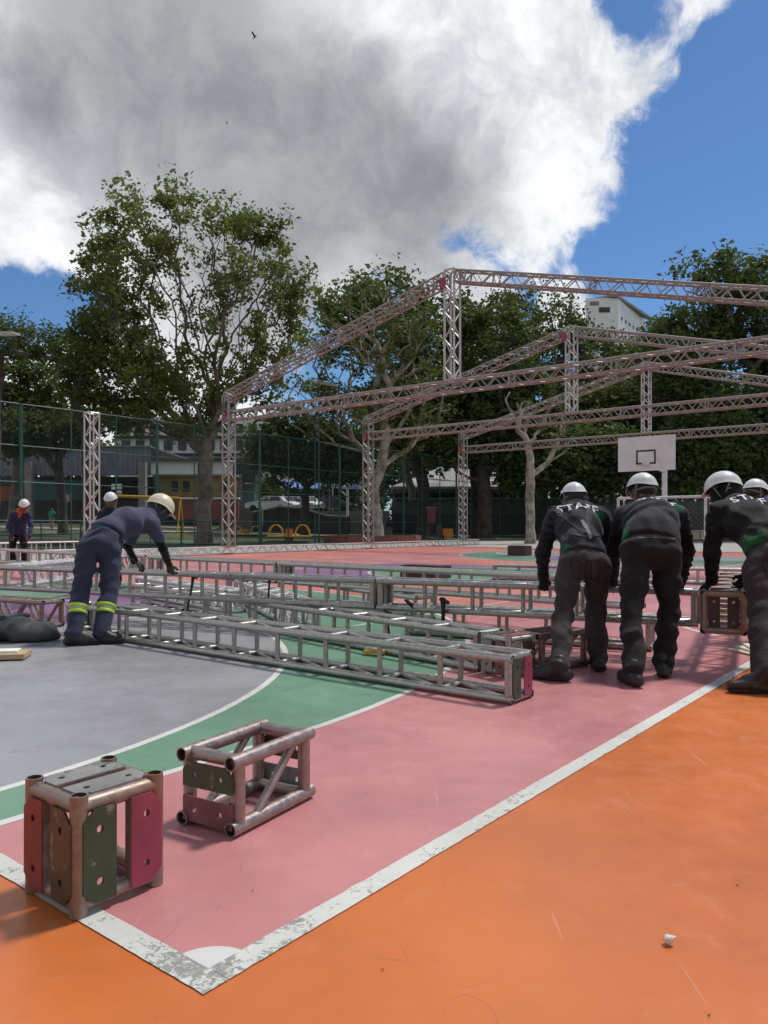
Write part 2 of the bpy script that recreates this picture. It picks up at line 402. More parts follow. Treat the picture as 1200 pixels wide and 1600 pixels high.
strip('end_line', [(L_, 0.0), (L_, B_)], 0.07, 0.021, M_WL)
sheet('corner_arc', uvp([(0.06, 0.06)]+arcp(0.06, 0.06, 0.125, 0, 90, 16)), 0.0178, M_WL)
M_SEAM = mat('seam', (0.10, 0.045, 0.045), 0.8)
strip('court_joint', [(4.35, 0.09), (4.35, 2.3)], 0.007, 0.0062, M_SEAM)
strip('substitution_mark', arcp(8.2, 0.0, 1.35, 118, 150, 10), 0.05, 0.008, M_WL)

# paths beyond the fence
M_PATH = mat('path_stone', (0.30, 0.28, 0.24), 0.85, var=0.15, scale=3)
def ground_strip(name, p0, p1, wd, m, dz=0.02, n=24):
    p0 = Vector(p0).to_3d(); p1 = Vector(p1).to_3d(); d = (p1-p0).normalized(); q = Vector((-d.y, d.x, 0))
    mb = MB(); vs = []
    for i in range(n+1):
        p = p0.lerp(p1, i/n)
        for s in (-1, 1):
            e = p+q*s*wd/2; vs.append(Vector((e.x, e.y, terrain(e.x, e.y)+dz)))
    mb.add(vs, [(2*i, 2*i+1, 2*i+3, 2*i+2) for i in range(n)])
    o = mb.build(name, m, None)
    if o.data.polygons[0].normal.z < 0: o.data.flip_normals()
    return kind(o, 'structure')
ground_strip('footpath', (-60, 55), (12, 62), 2.2, M_PATH)
ground_strip('footpath', (-60, 67), (30, 70), 1.8, M_PATH)
ground_strip('footpath', (3, 58), (60, 54), 2.4, mat('path_pale', (0.42, 0.39, 0.33), 0.85), 0.05)
M_RUB = mat('green_paving', (0.05, 0.12, 0.06), 0.7)
ground_strip('green_play_surface', (-20.5, 40.5), (-9.5, 45.5), 4.0, M_RUB, 0.03)

# ------------------------------------------------------------------ trusses
def plate_mb(w, h, t, cut, holes, fr, hr=0.011):
    """bevel-cornered plate with round holes; fr = (origin, ex, ey, ez)"""
    cu = bpy.data.curves.new('tmp', 'CURVE'); cu.dimensions = '2D'; cu.fill_mode = 'BOTH'; cu.extrude = t/2
    def spl(pts):
        s = cu.splines.new('POLY'); s.points.add(len(pts)-1); s.use_cyclic_u = True
        for p, q in zip(s.points, pts): p.co = (q[0], q[1], 0, 1)
    c0, c1, c2, c3 = cut     # bottom-left, bottom-right, top-right, top-left
    o = []
    o += [(0, c0), (c0, 0)] if c0 else [(0, 0)]
    o += [(w-c1, 0), (w, c1)] if c1 else [(w, 0)]
    o += [(w, h-c2), (w-c2, h)] if c2 else [(w, h)]
    o += [(c3, h), (0, h-c3)] if c3 else [(0, h)]
    spl(o)
    for hx, hy in holes: spl([(hx+hr*math.cos(a*math.pi/8), hy+hr*math.sin(a*math.pi/8)) for a in range(16)])
    ob = bpy.data.objects.new('tmp', cu); COL.objects.link(ob)
    bpy.context.view_layer.update()
    me = ob.evaluated_get(bpy.context.evaluated_depsgraph_get()).to_mesh()
    O, ex, ey, ez = fr
    mb = MB(); mb.add([O+ex*v.co.x+ey*v.co.y+ez*v.co.z for v in me.vertices], [tuple(p.vertices) for p in me.polygons])
    COL.objects.unlink(ob); bpy.data.objects.remove(ob); bpy.data.curves.remove(cu)
    return mb

def truss(parent, O, d, e1, e2, L, s=0.31, r=0.025, bay=0.5, style='ladder', m=None, mlow=None, detail=2, rb=None, ends=(1, 1), phase=0, sub=None, mlace=None):
    """detail 2: every strut its own part; 1: chords and lacing parts; 0: same with few-sided tubes"""
    m = m or M_ALU; mlow = mlow or m; rb = rb or r*0.62; mlace = mlace or m
    O = Vector(O); nn = 12 if detail == 2 else (8 if detail == 1 else 6)
    q = [O+e1*r+e2*r, O+e1*(s-r)+e2*r, O+e1*(s-r)+e2*(s-r), O+e1*r+e2*(s-r)]   # low front, low back, high back, high front
    def nm(x): return x
    target = parent
    for i, a in enumerate(q):
        mb = MB().tube(a, a+d*L, r, n=nn, hollow=0.004 if detail >= 1 else 0)
        mb.build('chord', [mlow if i in (0, 1) else m, M_DARK], target)
    lace = MB()
    def strut(a, b, rr):
        if detail == 2: MB().tube(a, b, rr, n=10).build('strut', mlace, target)
        else: lace.tube(a, b, rr, n=5 if detail == 0 else 7, cap=False)
    nb = max(2, round(L/bay)); step = (L-2*r)/nb
    if style == 'ladder':
        for k in range(nb+1):
            t = d*(r+step*k)
            rr = r*0.95 if k in (0, nb) else rb*1.12
            for (i, j) in ((0, 3), (1, 2), (0, 1), (3, 2)): strut(q[i]+t, q[j]+t, rr)
            if k < nb:
                t2 = d*(r+step*(k+1)); al = 1 if (k+phase) % 2 == 0 else 1
                strut(q[3]+t, q[2]+t2, rb*0.9); strut(q[0]+t, q[1]+t2, rb*0.9)
    else:
        for f, (i, j) in enumerate(((0, 3), (1, 2), (0, 1), (3, 2))):
            for k in range(nb):
                a, b = (i, j) if (k+f) % 2 == 0 else (j, i)
                strut(q[a]+d*(r+step*k+0.02), q[b]+d*(r+step*(k+1)-0.02), rb)
            for k in (0, nb): strut(q[i]+d*(r+step*k), q[j]+d*(r+step*k), r*0.95)
    if detail < 2: lace.build('lacing', mlace, target)
    return q
def end_plates(parent, O, n_out, ea, eb, s, cols, w=0.10, gap=0.05, t=0.008, r=0.025, holes=True, name='connector_plate', inset=0.0):
    """two parallel plates across a square end: O = corner, ea = direction across which the pair is laid out, eb = long direction"""
    m0 = (s-2*w-gap)/2; l0 = 0.028
    for k, c in enumerate(cols):
        o = O+ea*(m0+k*(w+gap))+eb*l0+n_out*(t/2-inset)
        cut = (0.03, 0, 0, 0.03) if k == 0 else (0, 0.03, 0.03, 0)
        hl = s-2*l0
        mb = plate_mb(w, hl, t, cut, [(w/2, hl*0.22), (w/2, hl*0.78)] if holes else [], (o, ea, eb, n_out))
        mb.build(name, c, parent, smooth=False)

def laid_truss(label, p0, p1, z0=0.002, s=0.31, style='ladder', detail=2, bay=0.5, group='silver trusses lying on the court', ends=None, side=1, mtl=None, plates=None):
    p0 = Vector((p0[0], p0[1], 0)); p1 = Vector((p1[0], p1[1], 0)); d = (p1-p0).normalized(); L = (p1-p0).length
    e1 = Vector((-d.y, d.x, 0))*side
    t = thing('truss_section', label, 'truss', (p0.x, p0.y, z0), group)
    truss(t, p0+Z*z0, d, e1, Z, L, s, 0.0285, bay, style, mtl or M_ALU, detail=detail)
    if plates:
        for (end, cols) in plates:
            if end == 0: end_plates(t, p0+Z*z0, -d, e1, Z, s, cols, inset=0.045 if cols[0] is M_PDARK else 0.004, w=0.085 if cols[0] is M_PDARK else 0.10)
            else: end_plates(t, p0+Z*z0+d*L, d, e1, Z, s, cols, inset=0.004)
    return t

# front truss on the floor: front chord on the u = 3.05 side
laid_truss('nearest long silver truss flat on the floor, green and pink plates on its near end',
           P(3.04, 0.85), P(3.04, 6.05), side=-1, detail=2, bay=0.52, plates=[(0, [M_GREEN, M_PINK]), (1, [M_GREEN, M_PGREY])])
d2 = Vector((-0.66, 0.75, 0)).normalized()
c1 = Vector((0.725, 5.79, 0))
laid_truss('floor truss right behind the nearest one, butting against the block with pink top plate',
           c1+d2*0.03, c1+d2*6.4, side=-1, detail=2, bay=0.52, plates=[(0, [M_PGREY, M_PMAUVE])])
d3 = Vector((-0.902, 0.432, 0)).normalized(); p3 = Vector((-0.087, 7.44, 0)); z2 = 0.29
T3L = laid_truss('long silver truss on which the worker in the purple shirt leans, raised on others', p3+d3*0.012, p3+d3*6.3, z0=z2, side=-1, detail=2, bay=0.52, plates=[(0, [M_PGREY, M_PGREY])])
T3R = laid_truss('raised silver truss from the middle joint to the right, gripped by the staff workers', p3-d3*0.012, p3-d3*2.9, z0=z2, side=1, detail=2, bay=0.45, mtl=M_ALU, plates=[(0, [M_PGREY, M_PGREY]), (1, [M_ALU_WORN, M_ALU_WORN])])
d5 = Vector((0.432, 0.902, 0)).normalized(); p5 = W(1093, 984, 5.85); p5.z = 0
T5 = laid_truss('truss whose square open end faces the viewer under the glove of the rightmost staff worker', p5, p5+d5*2.6, z0=z2, s=0.335, side=-1, detail=2, bay=0.52, mtl=M_ALU_WORN, plates=[(0, [M_PDARK, M_PDARK])])  # dark plates set in the end stand in for its shaded open inside
d4 = Vector((-0.76, 0.65, 0)).normalized(); p4 = Vector((1.5, 8.2, 0))
laid_truss('raised truss behind the staff, its right end near the square open end', p4-d4*1.2, p4+d4*3.95, z0=z2, side=-1, detail=1, plates=[(1, [M_PGREY, M_PGREY])])
laid_truss('short raised truss whose left corner is next to the hands of the worker in purple', p4+d4*3.99, p4+d4*7.2, z0=z2, side=-1, detail=1, plates=[(0, [M_PGREY, M_PGREY]), (1, [M_PGREY, M_PGREY])])
laid_truss('raised truss at the left edge, in front of the bandana worker', p4+d4*7.7, p4+d4*13.6, z0=z2, side=-1, detail=1, plates=[(0, [M_PGREY, M_PGREY])])
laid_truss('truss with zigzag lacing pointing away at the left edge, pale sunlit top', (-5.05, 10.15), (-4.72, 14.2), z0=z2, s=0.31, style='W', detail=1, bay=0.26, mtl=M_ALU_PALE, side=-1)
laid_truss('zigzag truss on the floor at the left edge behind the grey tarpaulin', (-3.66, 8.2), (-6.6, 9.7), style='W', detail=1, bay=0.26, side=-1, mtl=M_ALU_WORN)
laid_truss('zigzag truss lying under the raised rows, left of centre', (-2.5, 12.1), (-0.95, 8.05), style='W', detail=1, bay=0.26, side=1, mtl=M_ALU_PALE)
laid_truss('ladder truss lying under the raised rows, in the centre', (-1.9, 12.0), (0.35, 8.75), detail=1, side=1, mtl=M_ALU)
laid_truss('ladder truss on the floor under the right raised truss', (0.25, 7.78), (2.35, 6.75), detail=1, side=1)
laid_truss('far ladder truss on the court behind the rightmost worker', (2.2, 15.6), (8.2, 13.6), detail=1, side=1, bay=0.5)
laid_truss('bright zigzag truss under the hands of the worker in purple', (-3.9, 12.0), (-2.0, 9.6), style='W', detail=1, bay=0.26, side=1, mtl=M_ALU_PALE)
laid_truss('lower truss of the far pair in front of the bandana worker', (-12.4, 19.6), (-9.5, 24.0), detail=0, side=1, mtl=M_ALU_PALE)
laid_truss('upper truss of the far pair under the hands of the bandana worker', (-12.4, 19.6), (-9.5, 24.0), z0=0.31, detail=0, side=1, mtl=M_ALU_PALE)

# corner block with pink and green top plates + short section behind staff worker
def corner_block(label, O, a, b, s, h, m, top, fa, fb, group, z0=0.002):
    """a, b: horizontal edge directions from the near corner; faces: fa = plates on face along a, fb = along b"""
    t = thing('corner_block', label, 'truss block', (O.x, O.y, z0), group)
    O = Vector((O.x, O.y, z0)); r = 0.026
    for i, (x, y) in enumerate(((r, r), (s-r, r), (s-r, s-r), (r, s-r))):
        p = O+a*x+b*y
        MB().tube(p, p+Z*h, r, n=18, hollow=0.005).build('corner_tube', [m, M_DARK], t)
    for zz in (0.035, h-0.034):
        for (p, q_) in (((r, r), (s-r, r)), ((s-r, r), (s-r, s-r)), ((s-r, s-r), (r, s-r)), ((r, s-r), (r, r))):
            MB().tube(O+a*p[0]+b*p[1]+Z*zz, O+a*q_[0]+b*q_[1]+Z*zz, r*0.95, n=14).build('edge_tube', m, t)
    w = 0.104; zt = h-0.034+r*0.95
    def pl(o, ex, ey, ez, hl, cut, c):
        plate_mb(w, hl, 0.007, cut, [(w/2, hl*0.2), (w/2, hl*0.8)], (o, ex, ey, ez)).build('connector_plate', c, t, smooth=False)
        # folded flange along the inner edge
    l0 = 0.035; hl = s-2*l0
    for k in range(2):
        o = (s-2*w-0.036)/2+k*(w+0.036)
        cut = (0.035, 0, 0, 0.035) if k == 0 else (0, 0.035, 0.035, 0)
        pl(O+b*o+a*l0+Z*(zt+0.001), b, a, Z, hl, cut, top[k])
        hv = h-0.075; zb = 0.03; o_top = o; ws = 0.106; gp = 0.05 if s > 0.302 else 0.04; o = (s-2*ws-gp)/2+k*(ws+gp)
        cutv = (0.035, 0, 0, 0.035) if k == 0 else (0, 0.035, 0.035, 0)
        plate_mb(ws, hv, 0.007, cutv, [(ws/2, hv*0.22), (ws/2, hv*0.78)], (O+a*o+Z*zb+b*(-0.0015), a, Z, -b)).build('connector_plate', fa[k], t, smooth=False)
        plate_mb(ws, hv, 0.007, cutv, [(ws/2, hv*0.22), (ws/2, hv*0.78)], (O+b*o+Z*zb+a*(-0.0015), b, Z, -a)).build('connector_plate', fb[k], t, smooth=False)
        if k == 0:
            plate_mb(ws, hv, 0.007, cutv, [(ws/2, hv*0.22), (ws/2, hv*0.78)], (O+a*o+Z*zb+b*(s+0.0015), a, Z, b)).build('connector_plate', M_PGREY, t, smooth=False)
    # inner flanges beside the gap
    for k, sg in ((0, -1), (1, 1)):
        o = s/2+sg*0.019; o2 = s/2+sg*0.026
        MB().box(O+b*o+a*(s/2)+Z*(zt-0.014), b*0.003, a*(hl/2), Z*0.016).build('flange', m, t)
        MB().box(O+a*o2+b*0.012+Z*(h/2-0.008), a*0.003, b*0.014, Z*((h-0.08)/2)).build('flange', m, t)
        MB().box(O+b*o2+a*0.012+Z*(h/2-0.008), b*0.003, a*0.014, Z*((h-0.08)/2)).build('flange', m, t)
    return t
gb_ = 'loose corner blocks and short pieces'
corner_block('worn cube block with green and pink side plates standing across the white line', P(-0.01, 0.55), U, V, 0.305, 0.345, M_ALU_WORN,
             [M_PGREY, M_PGREY], [M_GREEN, M_PINK], [M_OLIVE, M_RED], gb_)
a2 = Vector((0.8, 0.6, 0)); b2 = Vector((-0.6, 0.8, 0))
corner_block('corner block with green and pink top plates beside the boot of the left staff worker', Vector((0.90, 5.55, 0)), a2, b2, 0.30, 0.31, M_ALU, [M_PINK, M_GREEN], [M_PGREY, M_OLIVE], [M_PMAUVE, M_PGREY], gb_)

def short_section(label, O, d, e, L, s, m, plates=True, z0=0.002, g=gb_):
    t = thing('short_truss_piece', label, 'truss piece', (O.x, O.y, z0), g); r = 0.027
    O = Vector((O.x, O.y, z0))
    q = [O+e*r+Z*r, O+e*(s-r)+Z*r, O+e*(s-r)+Z*(s-r), O+e*r+Z*(s-r)]
    for a in q: MB().tube(a, a+d*L, r, n=18, hollow=0.005).build('chord', [m, M_DARK], t)
    for k in (0.045, L-0.045):
        for (i, j) in ((0, 3), (1, 2), (3, 2), (0, 1)): MB().tube(q[i]+d*k, q[j]+d*k, r*0.93, n=14).build('strut', m, t)
    for (i, j) in ((0, 3), (1, 2)): MB().tube(q[i]+d*0.13, q[j]+d*(L-0.10), r*0.62, n=12).build('brace', m, t)
    if plates:
        for k, sg, cc in ((0.012, -1, (M_PMAUVE, M_GREEN)), (L-0.014, 1, (M_PGREY, M_OLIVE))):
            w = 0.092; hl = s-0.05
            for z_, c, cut in ((0.02, cc[0], (0, 0.0, 0.0, 0)), (s-0.02-w-0.03, cc[1], (0, 0, 0.03, 0.03))):
                plate_mb(hl, w, 0.007, cut if sg < 0 else cut, [(hl*0.24, w*0.5), (hl*0.76, w*0.5)], (O+e*0.025+d*k+Z*z_, e, Z, d), 0.010).build('connector_plate', c, t, smooth=False)
    return t
ds = (U*0.46+V*0.065).normalized(); es = (V*0.46-U*0.065).normalized()
short_section('short open truss piece lying alone on the pink floor in front', P(0.645, 0.63), ds, es, 0.49, 0.29, M_ALU_BOX)
short_section('short truss piece behind the left staff worker\'s shins', Vector((0.90, 5.55, 0))+a2*0.34, a2, b2, 0.58, 0.30, M_ALU_WORN, plates=False)

# ------------------------------------------------------------------ the erected frames
ZB = 5.25; SR = 0.40
def frame(u, label):
    t = thing('truss_portal_frame', label, 'truss frame', P(u, 11.16, 0.3), 'portal frames of the roof structure')
    nrm = U
    def member(name, a, b, m=M_ALU_ROOF, low=None, off=Vector((0, 0, 0)), style='W', bay=0.33):
        d = (b-a); L = d.length; d.normalize()
        e1 = nrm; e2 = d.cross(nrm).normalized()
        if e2.z < 0: e2 = -e2
        if abs(d.z) > 0.95: e2 = V
        part = bpy.data.objects.new(name, None)
        # the part itself is its chords mesh; the lacing hangs below it
        s = SR; r = 0.033; O = a-e1*(s/2)-e2*(s/2)
        q = [O+e1*r+e2*r, O+e1*(s-r)+e2*r, O+e1*(s-r)+e2*(s-r), O+e1*r+e2*(s-r)]
        mb = MB()
        for i, p in enumerate(q): mb.tube(p, p+d*L, r, n=8, mi=1 if (low and i in (0, 1)) else 0)
        ch = mb.build(name, [m, low or m], t)
        lc = MB(); nb = max(2, round(L/bay)); st = L/nb
        for f, (i, j) in enumerate(((0, 3), (1, 2), (0, 1), (3, 2))):
            for k in range(nb):
                x, y = (i, j) if (k+f) % 2 == 0 else (j, i)
                lc.tube(q[x]+d*(st*k+0.015), q[y]+d*(st*(k+1)-0.015), 0.019, n=5, cap=False)
            for k in [0, nb]+list(range(9, nb, 9)):
                lc.tube(q[i]+d*(st*k), q[j]+d*(st*k), 0.028, n=6, cap=False)
        lc.build('lacing', m, ch)
        return ch
    top = 8.52; vr = 11.16; vl = 21.3; vR = 1.0
    for vv in (vl, vR): member('post', P(u, vv, 0.3), P(u, vv, 6.05), M_ALU_ROOF, bay=0.36)
    member('tie_beam', P(u, vl-0.2, ZB), P(u, vR+0.2, ZB), M_ALU_ROOF, M_ALU_PINK)
    member('rafter', P(u, vl+0.05, 5.98), P(u, vr+0.55, top-0.09), M_ALU_ROOF, M_ALU_PINK)
    member('rafter', P(u, vR-0.05, 5.98), P(u, vr-0.55, top-0.09), M_ALU_ROOF, M_ALU_PINK)
    member('ridge_piece', P(u, vr+0.55, top-0.09), P(u, vr+0.2, top), M_ALU_ROOF, M_ALU_PINK, bay=0.2)
    member('ridge_piece', P(u, vr-0.55, top-0.09), P(u, vr-0.2, top), M_ALU_ROOF, M_ALU_PINK, bay=0.2)
    member('king_post', P(u, vr, ZB+0.2), P(u, vr, top+0.22), M_ALU_PALE, bay=0.42)
    # plates at joints
    for vv, z, c in ((vl+0.21, ZB, M_PINK), (vr+0.35, top-0.15, M_PINK), (vl+0.21, 5.6, M_GREEN)):
        MB().box(P(u-SR/2-0.006, vv-0.15, z), U*0.004, V*0.10, Z*0.16).build('joint_plate', c, t)
        MB().box(P(u, vv, z), V*0.004, U*0.16, Z*0.16).build('joint_plate', c, t)
    for vv in (vl, vR):
        MB().box(P(u, vv, 0.305), U*0.24, V*0.24, Z*0.012).build('base_plate', M_ALU_WORN, t)
    return t
frame(18.19, 'nearest gabled truss frame, its ridge highest against the clouds')
frame(26.57, 'middle gabled truss frame, its ridge in front of the white tower')
frame(34.8, 'farthest gabled truss frame, its beam passing behind the backboard')
# base runner along the fence side
def runner(label, u0, u1, v, s=0.30):
    t = thing('base_truss', label, 'truss', P(u0, v, 0), 'runners under the frame posts')
    truss(t, P(u0, v-s/2, 0.0), U, V, Z, u1-u0, s, 0.024, 0.30, 'W', M_ALU_PALE, M_ALU_PINK, detail=0)
    return t
runner('long pale truss runner on the ground joining the feet of the near and middle frames', 11.0, 27.0, 21.3)
runner('pale truss runner from the middle frame to its free end past the far frame', 27.05, 36.3, 21.3)
tt = thing('truss_tower', 'lone upright truss tower behind the worker in purple, open at the top', 'truss tower', P(12.5, 21.3, 0.3))
truss(tt, P(12.3, 21.1, 0.3), Z, U, V, 4.45, 0.38, 0.026, 0.42, 'W', M_ALU_PALE, detail=0, rb=0.017)

# ------------------------------------------------------------------ fence, hoop, goal and lamps
M_FG = mat('fence_green', (0.018, 0.075, 0.055), 0.5)
def wire_mat(name, col, pitch=0.065, wth=0.10):
    m, n, b = newmat(name)
    uvn = n.node('ShaderNodeUVMap').outputs[0]
    sx = n.node('ShaderNodeSeparateXYZ'); n.l.new(uvn, sx.inputs[0])
    a = n.math('ADD', sx.outputs[0], sx.outputs[1]); c = n.math('SUBTRACT', sx.outputs[0], sx.outputs[1])
    ms = []
    for q in (a, c):
        f = n.math('FRACT', n.math('DIVIDE', q, pitch*1.414))
        ms.append(n.math('LESS_THAN', f, wth))
    al = n.math('MAXIMUM', ms[0], ms[1]); n.l.new(al, b.inputs['Alpha'])
    b.inputs['Base Color'].default_value = (*col, 1); b.inputs['Roughness'].default_value = 0.5
    return m
M_WIRE = wire_mat('chain_link_green', (0.03, 0.07, 0.06), 0.065, 0.055)
def mesh_panel(parent, a, b, z0, z1, m=None):
    L = (b-a).length; me = bpy.data.meshes.new('mesh_panel'); o = parent_org(parent)
    me.from_pydata([tuple(a+Z*z0-o), tuple(b+Z*z0-o), tuple(b+Z*z1-o), tuple(a+Z*z1-o)], [], [(0, 1, 2, 3)])
    uv = me.uv_layers.new(name='UVMap')
    for i, c in enumerate(((0, z0), (L, z0), (L, z1), (0, z1))): uv.data[i].uv = c
    me.materials.append(m or M_WIRE); ob = bpy.data.objects.new('mesh_panel', me); COL.objects.link(ob); ob.parent = parent
    return ob
def fence(label, a, b, h, step, rails, thick=0.045, mesh=True, r=0.03, name='chain_link_fence', m=None, every=3):
    t = thing(name, label, 'fence', a); n = round((b-a).length/step); d = (b-a)/n; m = m or M_FG
    for i in range(n+1):
        rr = thick if i % every == 0 else r
        MB().tube(a+d*i, a+d*i+Z*h, rr, n=8).build('post', m, t)
    for z in rails: MB().tube(a+Z*z, b+Z*z, 0.028, n=6).build('rail', m, t)
    if mesh: mesh_panel(t, a, b, 0.05, h)
    return t
fence('tall green chain-link fence along the left side of the court', P(8.2, 31.0), P(56, 31.0), 6.3, 2.33, (0.12, 1.3, 2.95, 4.5, 6.28), 0.07, r=0.032)
fence('green chain-link fence closing the far end of the court', P(56.2, 30.8), P(56.2, -14), 6.3, 3.2, (0.12, 2.1, 4.2, 6.28), 0.06, r=0.035)
fence('low dark green post-and-rail fence in front of the playground', P(13, 33.0), P(33, 33.4), 1.35, 2.0, (1.3, 0.7), 0.05, mesh=False, name='low_fence')

M_WP = mat('white_paint', (0.62, 0.62, 0.60), 0.45, var=0.08, col2=(0.33, 0.33, 0.32), thr=(0.6, 0.75), c2scale=4)
M_BLK = mat('black_paint', (0.02, 0.02, 0.022), 0.5)
M_BOARD = mat('board_paint', (0.72, 0.72, 0.72), 0.5, var=0.06, scale=2.5, col2=(0.30, 0.30, 0.31), thr=(0.60, 0.78), c2scale=2.2)
hb = thing('basketball_hoop', 'white basketball backboard with black target square on a white pole', 'basketball hoop', P(28.6, 8.2))
uB = 26.75; bc = P(uB, 8.34, 3.72)
MB().box(bc, V*1.04, U*0.025, Z*0.63).build('backboard', M_BOARD, hb)
for (dv, dz, hv, hz) in ((0, 0.10, 0.36, 0.03), (-0.33, -0.16, 0.03, 0.23), (0.33, -0.16, 0.03, 0.23), (-0.24, -0.36, 0.10, 0.03), (0.24, -0.36, 0.10, 0.03)):
    MB().box(bc-U*0.030+V*dv+Z*(dz-0.0), V*hv, U*0.003, Z*hz).build('target_square', M_BLK, hb)
for zz in (3.3, 3.9): MB().tube(P(28.6, 8.28, zz-0.15), bc+U*0.03+Z*(zz-3.72), 0.04).build('arm', M_WP, hb)
MB().tube(P(28.6, 8.28, 0), P(28.6, 8.28, 3.75), 0.10, n=12).build('pole', M_WP, hb)
MB().path([bc-U*0.03+Z*(-0.45)+(-U*0.25)+(U*math.cos(R(a))+V*math.sin(R(a)))*0.23 for a in range(0, 361, 20)], 0.012, 6).build('rim', mat('rim_worn', (0.55, 0.45, 0.42), 0.5), hb)
gl = thing('futsal_goal', 'white goal frame with net behind the staff workers', 'goal', P(27.95, CV))
g0, g1 = P(27.95, 6.6), P(27.95, 9.85)
for p in (g0, g1):
    MB().tube(p, p+Z*2.15, 0.05).build('goal_post', M_WP, gl)
    MB().path([p+Z*2.12, p+U*0.55+Z*2.12, p+U*1.15+Z*0.03], 0.025, 6).build('side_frame', M_WP, gl)
MB().tube(g0+Z*2.15, g1+Z*2.15, 0.05).build('crossbar', M_WP, gl)
M_NET = wire_mat('net_white', (0.30, 0.30, 0.29), 0.14, 0.035)
for (a, b) in ((g0+U*0.9, g1+U*0.9), (g0, g0+U*0.9)): mesh_panel(gl, a, b, 0.0, 2.1, M_NET)

M_LAMP = mat('lamp_housing', (0.42, 0.41, 0.38), 0.45)
def floodlight(label, base, h, head, dirv, r=0.06, hl=0.5):
    t = thing('floodlight_pole', label, 'floodlight', base)
    MB().tube(base, base+Z*h, r, r*0.7, n=10).build('pole', M_FG, t)
    MB().path([base+Z*(h-0.3), base+Z*(h+0.05)+dirv*0.35, head-dirv*hl], 0.03, 6).build('arm', M_LAMP, t)
    mb = MB(); sd_ = dirv.cross(Z).normalized()
    mb.box(head+Z*0.02, dirv*hl, sd_*0.2, Z*0.045).box(head-dirv*hl*0.8+Z*0.03, dirv*0.12, sd_*0.13, Z*0.07)
    mb.build('lamp_head', M_LAMP, t)
    MB().box(head-Z*0.04, dirv*(hl*0.8), sd_*0.16, Z*0.012).build('lamp_glass', mat('lamp_glass', (0.75, 0.75, 0.72), 0.2), t)
floodlight('floodlight on the tall green pole between near and middle frame posts', P(33.7, 31.1), 10.0, P(33.9, 31.1, 10.0)+Vector((0.1, -0.2, -0.15)), Vector((0.93, -0.3, -0.2)).normalized(), hl=0.95)
floodlight('floodlight reaching in at the left edge of the picture', W(-60, 862, 31.5)*1.0, 9.9, W(2, 522, 30.5), Vector((0.9, -0.42, -0.1)).normalized(), hl=0.85)

# ------------------------------------------------------------------ small things on the floor
M_TARP = mat('tarpaulin', (0.05, 0.055, 0.06), 0.75, bump=0.6, bscale=14)
M_CARD = mat('cardboard_dark', (0.075, 0.04, 0.032), 0.8)
def tray(label, c, hx, hy, h, m, g):
    t = thing('open_case', label, 'case', (c.x, c.y, 0.012), g)
    c = Vector((c.x, c.y, 0.012))
    mb = MB(); mb.box(c+Z*0.01, U*hx, V*hy, Z*0.01); mb.build('bottom_panel', m, t)
    for sx in (-1, 1):
        MB().box(c+U*hx*sx+Z*h/2, U*0.012, V*hy, Z*h/2).build('side_panel', m, t)
        MB().box(c+V*hy*sx+Z*h/2, V*0.012, U*hx, Z*h/2).build('side_panel', m, t)
    MB().box(c+Z*(h+0.006), U*(hx*0.5), V*hy*1.02, Z*0.006).build('lid', m, t)
tray('dark brown case on the far court left of the left staff worker', G(812, 868), 0.25, 0.35, 0.34, M_CARD, 'dark cases standing on the court')
tray('dark maroon case on the green circle behind the raised truss', G(665, 903), 0.28, 0.45, 0.25, M_CARD, 'dark cases standing on the court')
M_PAPER = mat('board_offcut', (0.62, 0.57, 0.46), 0.7, var=0.08)
st = thing('board_stack', 'pale stacked boards lying on the white line by the rightmost worker\'s boot', 'boards', G(1175, 1020))
for k, (dx, dy, an, sc) in enumerate(((0, 0, 0.25, 1), (0.04, 0.05, 0.05, 0.92), (0.07, 0.10, -0.2, 0.8))):
    c = G(1184, 1022)+Vector((dx, dy, 0.012+0.016*k)); a = Vector((math.cos(an), math.sin(an), 0)); b = Vector((-a.y, a.x, 0))
    MB().box(c, a*0.13*sc, b*0.22*sc, Z*0.007).build('board', M_PAPER, st)
wb = thing('wooden_plank', 'pale wooden plank end at the left edge on the grey floor', 'plank', G(8, 1035))
c = G(-22, 1030); a = Vector((0.97, 0.2, 0)); b = Vector((-0.2, 0.97, 0))
MB().box(c+Z*0.033, a*0.33, b*0.14, Z*0.02).build('plank', mat('plywood', (0.42, 0.30, 0.17), 0.7, bump=0.3), wb)
MB().box(c+Z*0.061+b*0.06, a*0.25, b*0.06, Z*0.007).box(c+Z*0.063-b*0.03+a*0.16, a*0.1, b*0.03, Z*0.009).build('paper_sheet', mat('paper', (0.7, 0.72, 0.68), 0.7), wb)
# straps
M_STRAP = mat('strap_black', (0.012, 0.012, 0.014), 0.7)
def strap(label, p, h, r=0.012, lean=0.05):
    p = Vector(p); pts = [p, p+Vector((lean*0.2, -0.02, -h*0.3)), p+Vector((lean*0.7, 0, -h*0.65)), p+Vector((lean, 0.01, -h))]
    mb = MB().path(pts, [r*1.6, r, r, r*0.8], 6); mb.sphere(p, r*1.5, 8, 6); mb.path([p+Vector((-0.03, 0, 0.02)), p, p+Vector((0.05, -0.03, -0.02))], r, 6)
    o = mb.build('strap', M_STRAP, None, org=p); tag(o, label, 'strap', 'black straps tied to the trusses'); return o
def on3(px, z, off=-0.03):
    k = (px-600)/1200; t_ = (k*7.44+0.087)/(-0.902-k*0.432); q = p3+d3*t_; return Vector((q.x, q.y+off, z))
strap('black strap hanging between the trusses right of the worker in purple', on3(300, 0.55, 0.05), 0.5, lean=-0.08)
strap('black strap hanging in the middle of the long truss', on3(415, 0.56, 0.3), 0.28, lean=-0.02)
